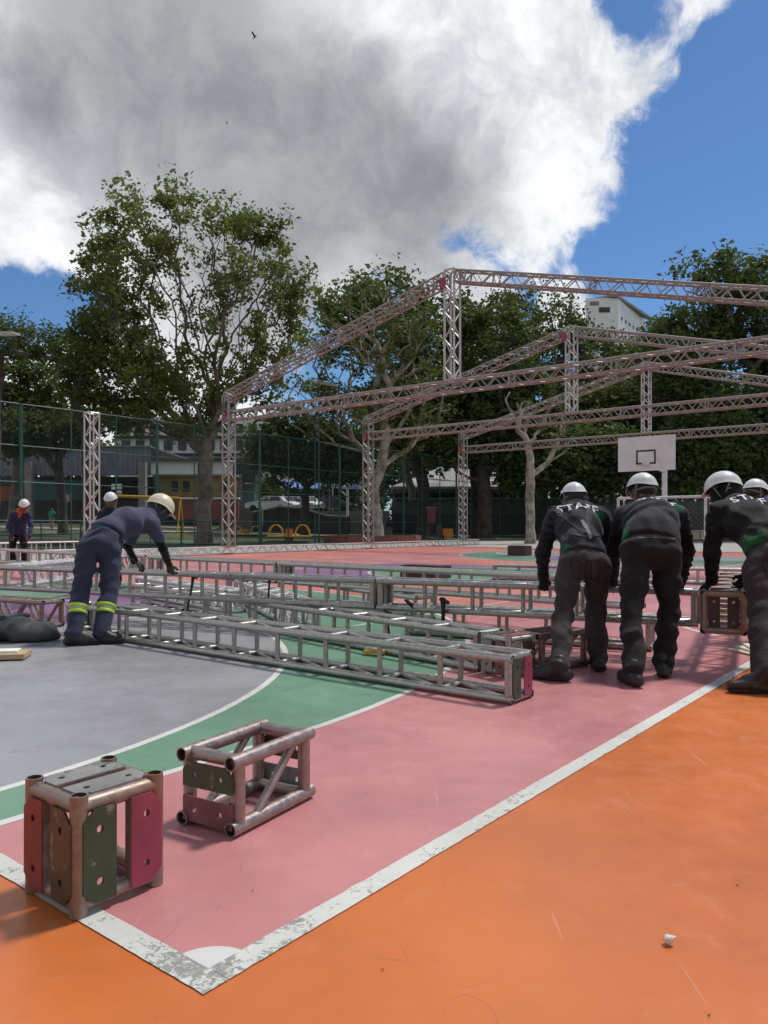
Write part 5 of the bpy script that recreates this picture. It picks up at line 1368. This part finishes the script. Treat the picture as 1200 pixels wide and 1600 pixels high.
t_pb = []
def project(bv, name, vs2, fs, O, ex, ey, dr, m, parent, off=0.004, sub=0):
    """lay a flat pattern on a garment by dropping it along dr"""
    O = Vector(O); ex = Vector(ex); ey = Vector(ey); dr = Vector(dr).normalized(); bm = bmesh.new()
    vv = [bm.verts.new((x, y, 0)) for x, y in vs2]
    for f in fs:
        try: bm.faces.new([vv[i] for i in f])
        except Exception: pass
    bmesh.ops.triangulate(bm, faces=bm.faces[:])
    for _ in range(sub): bmesh.ops.subdivide_edges(bm, edges=[e for e in bm.edges if e.calc_length() > 0.012], cuts=1); bmesh.ops.triangulate(bm, faces=bm.faces[:])
    org = parent_org(parent); dead = []
    for v in bm.verts:
        p = O+ex*v.co.x+ey*v.co.y-dr*0.6; hit = bv.ray_cast(p, dr, 1.6)
        if hit[0] is None: dead.append(v); continue
        n = hit[1] if hit[1].dot(dr) < 0 else -hit[1]
        v.co = hit[0]+n*off-org
    if dead: bmesh.ops.delete(bm, geom=dead, context='VERTS')
    me = bpy.data.meshes.new(name); bm.to_mesh(me); bm.free(); me.materials.append(m)
    o = bpy.data.objects.new(name, me); COL.objects.link(o); o.parent = parent; return o
def text2d(txt, size, bold=0.02, arc=0.0):
    cu = bpy.data.curves.new('tmp', 'FONT'); cu.body = txt; cu.size = size; cu.offset = bold*size; cu.align_x = 'CENTER'; cu.resolution_u = 3; cu.space_character = 1.08
    ob = bpy.data.objects.new('tmp', cu); COL.objects.link(ob); bpy.context.view_layer.update()
    me = ob.evaluated_get(bpy.context.evaluated_depsgraph_get()).to_mesh()
    vs = [(v.co.x*1.25, v.co.y-arc*(v.co.x*1.25)**2) for v in me.vertices]; fs = [tuple(p.vertices) for p in me.polygons]
    COL.objects.unlink(ob); bpy.data.objects.remove(ob); bpy.data.curves.remove(cu); return vs, fs
def ribbon2d(pts, wd):
    vs = []; fs = []; n = 14; P2 = []
    for i in range(len(pts)-1):
        a = Vector(pts[i]); b = Vector(pts[i+1])
        for k in range(n): P2.append(a.lerp(b, k/n))
    P2.append(Vector(pts[-1]))
    for i, p in enumerate(P2):
        d = (P2[min(i+1, len(P2)-1)]-P2[max(0, i-1)]).normalized(); q = Vector((-d.y, d.x))*wd/2
        vs += [tuple(p+q), tuple(p), tuple(p-q)]
    for i in range(len(P2)-1): fs += [(3*i, 3*i+1, 3*i+4, 3*i+3), (3*i+1, 3*i+2, 3*i+5, 3*i+4)]
    return vs, fs
M_SEAMC = mat('seam_thread', (0.006, 0.005, 0.005), 0.9); M_BELT = mat('waistband_grey', (0.07, 0.065, 0.058), 0.8)
def trouser_details(tr, hip, wd, pk=True, belt=None, seam=0.16):
    pb = t_pb[0]; X = Vector((1, 0, 0)); dr = (0, 1, -0.05)
    def rb(nm, pts, w_, m, off=0.002):
        vs, fs = ribbon2d(pts, w_); project(pb, nm, vs, fs, hip, X, Z, dr, m, tr, off=off)
    rb('back_seam', [(0, 0.09), (0.004, 0.02), (0, -seam)], 0.007, M_SEAMC)
    if pk:
        for q in (-1, 1):
            x0, x1 = q*wd*0.28, q*wd*0.78
            rb('pocket', [(x0, 0.015), (x1, 0.025), (x1*0.98, -0.10), ((x0+x1)/2, -0.125), (x0*1.02, -0.105), (x0, 0.015)], 0.006, M_SEAMC)
    if belt is not None: rb('waistband', [(-wd*1.15, belt-0.01), (-wd*0.5, belt), (0, belt+0.004), (wd*0.5, belt), (wd*1.15, belt-0.01)], 0.03, M_BELT, 0.003)
M_TXT = mat('shirt_print_white', (0.62, 0.63, 0.63), 0.7, var=0.05)
M_PANT1 = fabric('trousers_brown_grey', (0.036, 0.028, 0.027)); M_PANT2 = fabric('trousers_dark', (0.010, 0.0085, 0.009)); M_PANT3 = fabric('trousers_maroon_grey', (0.030, 0.022, 0.023))
GRN = (0.012, 0.115, 0.035); LIM = (0.22, 0.30, 0.03)
gs = 'workers in white helmets and staff shirts'
def shirt_mat(name, base, org, patches, dots=None):
    return fabric(name, base, patches=[(tuple(Vector(p)-org), r, st, c) for p, r, st, c in patches], dots=(tuple(Vector(dots[0])-org), dots[1], dots[2]) if dots else None)

# left staff worker
J = dict(ankL=W(874, 1046, 5.50), knL=W(880, 965, 5.80), hipL=W(890, 888, 5.98), ankR=W(935, 1034, 5.88), knR=W(930, 955, 6.02), hipR=W(934, 888, 6.02),
         pelvis=W(912, 880, 5.98), waist=W(909, 856, 6.08), chest=W(905, 828, 6.28), upper=W(903, 805, 6.46), neck=W(899, 792, 6.60), head=W(897, 780, 6.74),
         shL=W(866, 806, 6.42), shR=W(942, 807, 6.46), elL=W(848, 864, 6.36), elR=W(956, 868, 6.44), wrL=W(849, 905, 6.55), wrR=W(952, 908, 6.62))
for k in ('ankL', 'ankR'): J[k].z = 0.10
og = (J['ankL']+J['ankR'])/2; og.z = 0.01
sm = shirt_mat('staff_shirt_left', (0.015, 0.0175, 0.026), og, [(W(935, 806, 6.3), 0.13, 1, (0.02, 0.11, 0.05)), (W(866, 862, 5.95), 0.14, 1, GRN)], (W(932, 812, 6.3), 0.12, (0.05, 0.16, 0.07)))
t, bv, tr, shirt = person('left staff worker seen from behind, bending in a grey harness vest and brown-grey trousers', J, (0, 1, 0), sm, M_PANT1, M_HELM,
    (0, 0.86, -0.5), (0, 0.5, 0.86), group=gs, sh=True, hands=dict(L=((0.1, 0.35, -0.9), (0.1, 0.9, 0.3), (1, 0, 0)), R=((-0.1, 0.35, -0.9), (-0.1, 0.9, 0.3), (-1, 0, 0))),
    toes=dict(L=(-0.75, 0.45), R=(0.15, 1)), seed=2, torso=(0.138, 0.158, 0.150), helm=dict(sc=0.92))
vs, fs = text2d('STAFF', 0.10, arc=0.7); O = W(903, 799, 6.35)
tx = project(bv, 'shirt_print', vs, fs, O, Vector((1, 0, 0)), Vector((0, 0.45, 0.9)), (0, 0.97, -0.25), M_TXT, shirt, sub=2)
M_HARN = mat('harness_black', (0.016, 0.018, 0.022), 0.8)
for pts, wd, mm in (([(-0.14, 0.02), (-0.02, -0.17), (0.0, -0.22)], 0.05, M_HARN), ([(0.12, 0.02), (0.02, -0.17), (0.0, -0.22)], 0.05, M_HARN), ([(0.012, -0.10), (0.035, -0.27)], 0.026, M_WEB), ([(-0.20, -0.20), (0, -0.25), (0.2, -0.22)], 0.022, M_HARN)):
    vs, fs = ribbon2d(pts, wd); project(bv, 'harness_strap', vs, fs, W(903, 796, 6.2), Vector((1, 0, 0)), Z, (0, 1, -0.15), mm, shirt, off=0.006 if mm is M_HARN else 0.009)
trouser_details(tr, W(913, 880, 5.9), 0.14)

# middle staff worker
J = dict(ankL=W(990, 1052, 5.33), knL=W(986, 962, 5.58), hipL=W(994, 872, 5.80), ankR=W(1037, 1040, 5.66), knR=W(1046, 955, 5.76), hipR=W(1040, 872, 5.82),
         pelvis=W(1017, 862, 5.80), waist=W(1017, 834, 5.92), chest=W(1017, 815, 6.14), upper=W(1017, 806, 6.32), neck=W(1012, 787, 6.46), head=W(1004, 768, 6.58),
         shL=W(973, 804, 6.26), shR=W(1063, 804, 6.28), elL=W(958, 862, 6.30), elR=W(1073, 862, 6.32), wrL=W(957, 908, 6.52), wrR=W(1064, 908, 6.45))
for k in ('ankL', 'ankR'): J[k].z = 0.10
og = (J['ankL']+J['ankR'])/2; og.z = 0.01
sm = shirt_mat('staff_shirt_middle', (0.0145, 0.016, 0.022), og, [(W(1055, 785, 6.2), 0.13, 0.9, (0.02, 0.10, 0.045)), (W(972, 838, 5.9), 0.13, 1, (0.01, 0.13, 0.03)), (W(975, 815, 6.0), 0.10, 0.6, (0.02, 0.09, 0.04))])
t, bv, tr, shirt = person('staff worker in dark trousers bending right below the basketball backboard', J, (0, 1, 0), sm, M_PANT2, M_HELM,
    (-0.35, 0.85, -0.42), (-0.1, 0.45, 0.88), group=gs, sh=True, hands=dict(L=((0.1, 0.35, -0.9), (0.1, 0.9, 0.3), (1, 0, 0)), R=((-0.1, 0.35, -0.9), (-0.1, 0.9, 0.3), (-1, 0, 0))),
    toes=dict(L=(-0.1, 1), R=(0.5, 1)), seed=11, torso=(0.165, 0.178, 0.165), fat=1.25, helm=dict(sc=1.0), pres=dict(hw=0.20, seat=0.130, thigh=0.098))
vs, fs = text2d('STAFF', 0.10, arc=0.35)
project(bv, 'shirt_print', vs, fs, W(1017, 799, 6.35), Vector((1, 0, 0)), Vector((0, 0.6, 0.8)), (0, 0.93, -0.36), M_TXT, shirt, sub=2)
trouser_details(tr, W(1017, 872, 5.7), 0.17, belt=0.16)

# right staff worker, leaning left with one arm straight down on the truss corner
J = dict(ankL=W(1192, 1050, 5.10), knL=W(1186, 955, 5.38), hipL=W(1184, 885, 5.56), ankR=W(1275, 1040, 5.3), knR=W(1262, 950, 5.5), hipR=W(1236, 882, 5.62),
         pelvis=W(1210, 872, 5.60), waist=W(1196, 846, 5.72), chest=W(1172, 817, 5.92), upper=W(1156, 799, 6.08), neck=W(1144, 783, 6.20), head=W(1131, 767, 6.30),
         shL=W(1119, 801, 6.02), shR=W(1200, 795, 6.20), elL=W(1112, 865, 5.98), elR=W(1206, 858, 6.25), wrL=W(1112, 908, 5.98), wrR=W(1166, 898, 6.15))
for k in ('ankL', 'ankR'): J[k].z = 0.10
og = (J['ankL']+J['ankR'])/2; og.z = 0.01
sm = shirt_mat('staff_shirt_right', (0.010, 0.010, 0.0125), og, [(W(1172, 862, 5.6), 0.19, 1, (0.006, 0.085, 0.022)), (W(1196, 785, 6.0), 0.09, 0.5, (0.05, 0.12, 0.03))], (W(1192, 790, 6.0), 0.14, LIM))
t, bv, tr, shirt = person('rightmost staff worker, one gloved hand pressing on the square open truss end', J, (-0.25, 1, 0), sm, M_PANT3, M_HELM,
    (-0.80, 0.48, -0.34), (-0.22, 0.30, 0.92), group=gs, sh=True, hands=dict(L=((-0.55, 0.15, -0.6), (0.1, 0.25, -1), (0.8, 0.5, 0.2)), R=((-0.3, 0.3, -0.8), (0, 1, -0.2), (-1, 0, 0))),
    toes=dict(L=(-0.95, 0.15), R=(0.1, 1)), seed=21, cover=M_SLV, torso=(0.148, 0.165, 0.155), helm=dict(sc=1.02, brim=0.03))  # black cover added to darken the face
vs, fs = text2d('STAFF', 0.092, arc=0.5)
project(bv, 'shirt_print', vs, fs, W(1166, 790, 6.1), Vector((0.98, 0.12, 0.06)).normalized(), Vector((-0.05, 0.4, 0.9)), (0.05, 0.96, -0.28), M_TXT, shirt, sub=2)
trouser_details(tr, W(1212, 880, 5.5), 0.14)

# fourth worker mostly hidden behind the right one
J = dict(ankL=W(1200, 985, 7.30), knL=W(1200, 915, 7.35), hipL=W(1206, 850, 7.40), ankR=W(1240, 985, 7.35), knR=W(1240, 915, 7.40), hipR=W(1238, 850, 7.45),
         pelvis=W(1222, 842, 7.42), waist=W(1218, 822, 7.48), chest=W(1212, 805, 7.55), upper=W(1206, 795, 7.62), neck=W(1196, 785, 7.68), head=W(1180, 772, 7.72),
         shL=W(1184, 800, 7.60), shR=W(1232, 800, 7.72), elL=W(1182, 838, 7.55), elR=W(1240, 838, 7.8), wrL=W(1176, 868, 7.50), wrR=W(1236, 868, 7.7))
for k in ('ankL', 'ankR'): J[k].z = 0.10
person('worker in a blue shirt and white helmet, half hidden behind the rightmost staff worker', J, (-0.4, 1, 0), fabric('shirt_blue', (0.03, 0.04, 0.12)), M_PANT2, M_HELM,
    (0.75, 0.3, -0.45), (0.35, 0.2, 0.9), group=gs, hands=dict(L=((0, 0.3, -0.9), (0, 1, 0), (1, 0, 0)), R=((0, 0.3, -0.9), (0, 1, 0), (-1, 0, 0))), toes=dict(L=(-0.1, 1), R=(0.2, 1)), seed=31, res=0.016, helm=dict(sc=0.95))

# worker in purple leaning over the long truss
M_PURP = fabric('shirt_purple', (0.060, 0.060, 0.105), var=0.15); M_BLUEP = fabric('trousers_blue', (0.032, 0.037, 0.064), var=0.2)
J = dict(ankL=W(116, 986, 7.12), knL=W(127, 920, 7.32), hipL=W(138, 856, 7.40), ankR=W(158, 984, 7.22), knR=W(172, 920, 7.42), hipR=W(172, 856, 7.50),
         pelvis=W(155, 850, 7.45), waist=W(164, 832, 7.52), chest=W(198, 816, 7.72), upper=W(226, 812, 7.88), neck=W(240, 803, 7.97), head=W(249, 795, 8.05),
         shL=W(212, 822, 8.05), shR=W(238, 818, 7.80), elL=W(200, 855, 8.15), elR=W(254, 855, 7.92), wrL=W(211, 877, 8.28), wrR=W(264, 882, 8.18))
for k in ('ankL', 'ankR'): J[k].z = 0.10
t, bv, tr, shirt = person('worker in purple shirt and cream helmet, lime bands on blue trousers, leaning over a truss', J, (0.55, 0.83, 0), M_PURP, M_BLUEP, M_HELMC,
    (0.72, 0.30, -0.52), (0.45, 0.18, 0.86), sleeve='short', hands=dict(L=((0.72, 0.35, -0.4), (0.1, 0.2, -1), (0.2, -0.9, 0.2)), R=((0.15, 0.25, -0.9), (0.3, 0.8, -0.4), (0.6, -0.7, 0))),
    glove_m=M_GLOVE2, toes=dict(L=(0.9, 0.25), R=(0.98, 0.12)), seed=41, cover=fabric('gaiter', (0.04, 0.04, 0.06)), torso=(0.125, 0.148, 0.142), helm=dict(sc=1.0, brim=0.055), belt_cut=W(156, 826, 7.47), shirt_hem=W(170, 829, 7.55), pres=dict(hw=0.16, seat=0.125, thigh=0.098, knee=0.080, cuff=0.078))
# waistband and reflective bands
ax_ = (J['waist']-J['pelvis']).normalized()
wbn = SDF(0.03); side = Vector((0.83, -0.55, 0)); pw = W(156, 834, 7.47)
wbn.rc(J['pelvis']-side*0.08, J['pelvis']+side*0.08, 0.124, 0.124).rc(J['pelvis'], J['waist'], 0.127, 0.124).cut(W(157, 821, 7.47), ax_).cut(W(155, 830, 7.47), -ax_)
wbn.mesh('underwear_band', 0.010, fabric('band_teal', (0.02, 0.10, 0.12)), tr)
M_BAND = mat('band_lime', (0.42, 0.60, 0.04), 0.5); M_BAND2 = mat('band_silver', (0.30, 0.32, 0.26), 0.4)
for kn, an in (('knL', 'ankL'), ('knR', 'ankR')):
    a = J[kn]; b = J[an]+Z*0.035; dd = (b-a).normalized()
    for f0, f1, mm, nm_, inf in ((0.40, 0.475, M_BAND, 'lime_band', 0.005), (0.475, 0.535, M_BAND2, 'silver_band', 0.0035), (0.535, 0.61, M_BAND, 'lime_band', 0.005)):
        s = SDF(0.035); c1 = a.lerp(b, 0.35); s.rc(a, c1, 0.080+inf, 0.082+inf).rc(c1, b, 0.082+inf, 0.078+inf); s.folds = []
        pp = pants_sdf(J['hipL'], J['knL'], J['ankL']+Z*0.035, J['hipR'], J['knR'], J['ankR']+Z*0.035, J['pelvis'], J['waist'].lerp(J['pelvis'], 0.35), Vector((0.55, 0.83, 0)), hw=0.16, seat=0.125, thigh=0.098, knee=0.080, cuff=0.078, seed=41)
        s.folds = pp.folds; s.cut(a.lerp(b, f0), -dd); s.cut(a.lerp(b, f1), dd); s.mesh(nm_, 0.008, mm, tr)

# bandana worker far left
Yb = 19.0
J = dict(ankL=W(20, 885, Yb), knL=W(19, 865, Yb), hipL=W(21, 838, Yb+.1), ankR=W(38, 885, Yb), knR=W(39, 865, Yb), hipR=W(36, 838, Yb+.1),
         pelvis=W(29, 835, Yb+.15), waist=W(29, 824, Yb+.05), chest=W(31, 811, Yb-.1), upper=W(32, 803, Yb-.2), neck=W(35, 798, Yb-.3), head=W(38, 790, Yb-.4),
         shL=W(20, 804, Yb-.2), shR=W(45, 804, Yb-.2), elL=W(14, 822, Yb-.25), elR=W(48, 822, Yb-.25), wrL=W(19, 838, Yb-.45), wrR=W(47, 838, Yb-.45))
for k in ('ankL', 'ankR'): J[k].z = 0.10
t, bv, tr, shirt = person('far worker at the left edge in navy with an orange neckerchief and white helmet', J, (0.1, -1, 0), fabric('shirt_navy', (0.020, 0.028, 0.075)), M_PANT2, M_HELM,
    (0.25, -0.86, -0.42), (0.1, -0.42, 0.9), hands=dict(L=((0.1, -0.3, -0.9), (0.1, -0.9, -0.2), (1, 0, 0)), R=((-0.1, -0.3, -0.9), (-0.1, -0.9, -0.2), (-1, 0, 0))), toes=dict(L=(0, -1), R=(0.1, -1)), seed=51, res=0.018, glove_m=M_SKIN, helm=dict(sc=1.0))
nk = SDF(0.03); nk.rc(J['neck']+Vector((-0.08, -0.02, 0)), J['neck']+Vector((0.08, -0.02, 0)), 0.06, 0.06).rc(J['neck']+Vector((0, -0.08, -0.02)), J['neck']+Vector((-0.02, -0.13, -0.16)), 0.05, 0.02)
nk.mesh('neckerchief', 0.014, fabric('neckerchief_orange', (0.40, 0.09, 0.02)), t)
# worker whose head shows over the purple back
Yb = 14.0
J = dict(ankL=W(162, 905, Yb), knL=W(162, 870, Yb), hipL=W(165, 832, Yb), ankR=W(184, 905, Yb), knR=W(184, 870, Yb), hipR=W(180, 832, Yb),
         pelvis=W(172, 828, Yb), waist=W(172, 818, Yb), chest=W(172, 808, Yb-.05), upper=W(173, 801, Yb-.1), neck=W(173, 794, Yb-.13), head=W(173, 782, Yb-.2),
         shL=W(158, 804, Yb-.1), shR=W(188, 804, Yb-.1), elL=W(153, 825, Yb-.15), elR=W(192, 825, Yb-.15), wrL=W(156, 845, Yb-.3), wrR=W(190, 845, Yb-.3))
for k in ('ankL', 'ankR'): J[k].z = 0.10
person('worker of whom only helmet and dark face show above the purple shirt', J, (0.1, -1, 0), fabric('shirt_black_blue', (0.015, 0.017, 0.03)), M_PANT2, M_HELM,
    (0.05, -0.96, -0.25), (0, -0.25, 0.96), hands=dict(L=((0.1, -0.3, -0.9), (0.1, -0.9, -0.2), (1, 0, 0)), R=((-0.1, -0.3, -0.9), (-0.1, -0.9, -0.2), (-1, 0, 0))), toes=dict(L=(0, -1), R=(0.1, -1)), seed=61, res=0.018, helm=dict(sc=0.95))

def walker(label, px, Y, h, shirt, pants, dirx, helm=None):
    c = B(px, Y); c.z = terrain(c.x, Y); q = lambda x, y, z: c+Vector((x, y, z*h/1.72))
    J = dict(ankL=q(-.09, .12, .1), knL=q(-.09, .02, .48), hipL=q(-.09, 0, .88), ankR=q(.09, -.14, .1), knR=q(.09, -.10, .48), hipR=q(.09, 0, .88), pelvis=q(0, 0, .93), waist=q(0, 0, 1.05), chest=q(0, 0, 1.22),
             upper=q(0, 0, 1.36), neck=q(0, 0, 1.46), head=q(0, -.02, 1.60), shL=q(-.17, 0, 1.38), shR=q(.17, 0, 1.38), elL=q(-.24, .02, 1.12), elR=q(.24, -.03, 1.12), wrL=q(-.24, .06, .88), wrR=q(.22, -.15, .9))
    person(label, J, (dirx, -1, 0), shirt, pants, None, (dirx, -1, 0), (0, 0, 1), sleeve='short', hands=dict(L=((0, 0, -1), (1, 0, 0), (0, -1, 0)), R=((0, -.3, -1), (-1, 0, 0), (0, -1, 0))), toes=dict(L=(dirx, -1), R=(dirx, -1)),
           seed=int(px), res=0.024, glove_m=M_SKIN)
walker('distant person in a bright green top and pale trousers in front of the hall', 81, 58, 1.55, fabric('shirt_green', (0.03, 0.30, 0.20)), fabric('trousers_beige', (0.26, 0.24, 0.19)), 0.5)
walker('distant person in a black top and grey trousers beside the bare pale tree', 609, 56, 1.7, fabric('shirt_black', (0.012, 0.012, 0.013)), fabric('trousers_grey', (0.14, 0.14, 0.14)), -0.4)

# rolled tarpaulin at the left edge
s = SDF(0.05); a = G(-50, 998); 
for (x0, y0, x1, y1, r0_, r1_) in ((-60, 985, 30, 985, 0.15, 0.125), (30, 985, 78, 975, 0.125, 0.085), (0, 970, 40, 972, 0.07, 0.08), (-60, 972, 0, 966, 0.11, 0.09), (60, 978, 86, 970, 0.08, 0.045)):
    p = W(x0, y0, 7.35); q = W(x1, y1, 7.45); p.z = r0_*0.8; q.z = r1_*0.8; s.rc(p, q, r0_, r1_)
folds(s, 0.016, 77, 1.2, (0.10, 0.22)); s.cut((0, 0, 0.006), (0, 0, -1))
tb = bpy.data.objects.new('tmp', None); COL.objects.link(tb); tb.location = (G(30, 998).x, 7.4, 0)
o = s.mesh('tarpaulin', 0.016, M_TARP, tb, smooth_it=1); o.parent = None; o.location = tb.location; COL.objects.unlink(tb); bpy.data.objects.remove(tb)
tag(o, 'dark grey crumpled tarpaulin lying on the floor at the left edge', 'tarpaulin')

rng = np.random.default_rng(5)
M_DRY = mat('dry_leaf', (0.16, 0.08, 0.035), 0.8, var=0.3, scale=30)
for (px, py) in ((1152, 1384), (598, 1516), (1108, 1588), (395, 1392)):
    p = G(px, py); a = rng.random()*6.28; L = 0.004+0.003*rng.random(); ax = Vector((math.cos(a), math.sin(a), 0)); ay = Vector((-ax.y, ax.x, 0))
    mb = MB(); mb.add([p-ax*L+Z*0.002, p+ay*L*0.35+Z*0.005, p+ax*L+Z*0.003, p-ay*L*0.35+Z*0.002, p-ax*L+Z*0.001, p+ay*L*0.35+Z*0.004, p+ax*L+Z*0.002, p-ay*L*0.35+Z*0.001], [(0, 3, 2, 1), (4, 5, 6, 7), (0, 1, 5, 4), (1, 2, 6, 5), (2, 3, 7, 6), (3, 0, 4, 7)])
    tag(mb.build('dry_leaf', M_DRY, None, org=p), 'tiny dry brown leaf scrap on the painted court floor', 'leaf', 'dry leaf scraps on the court')
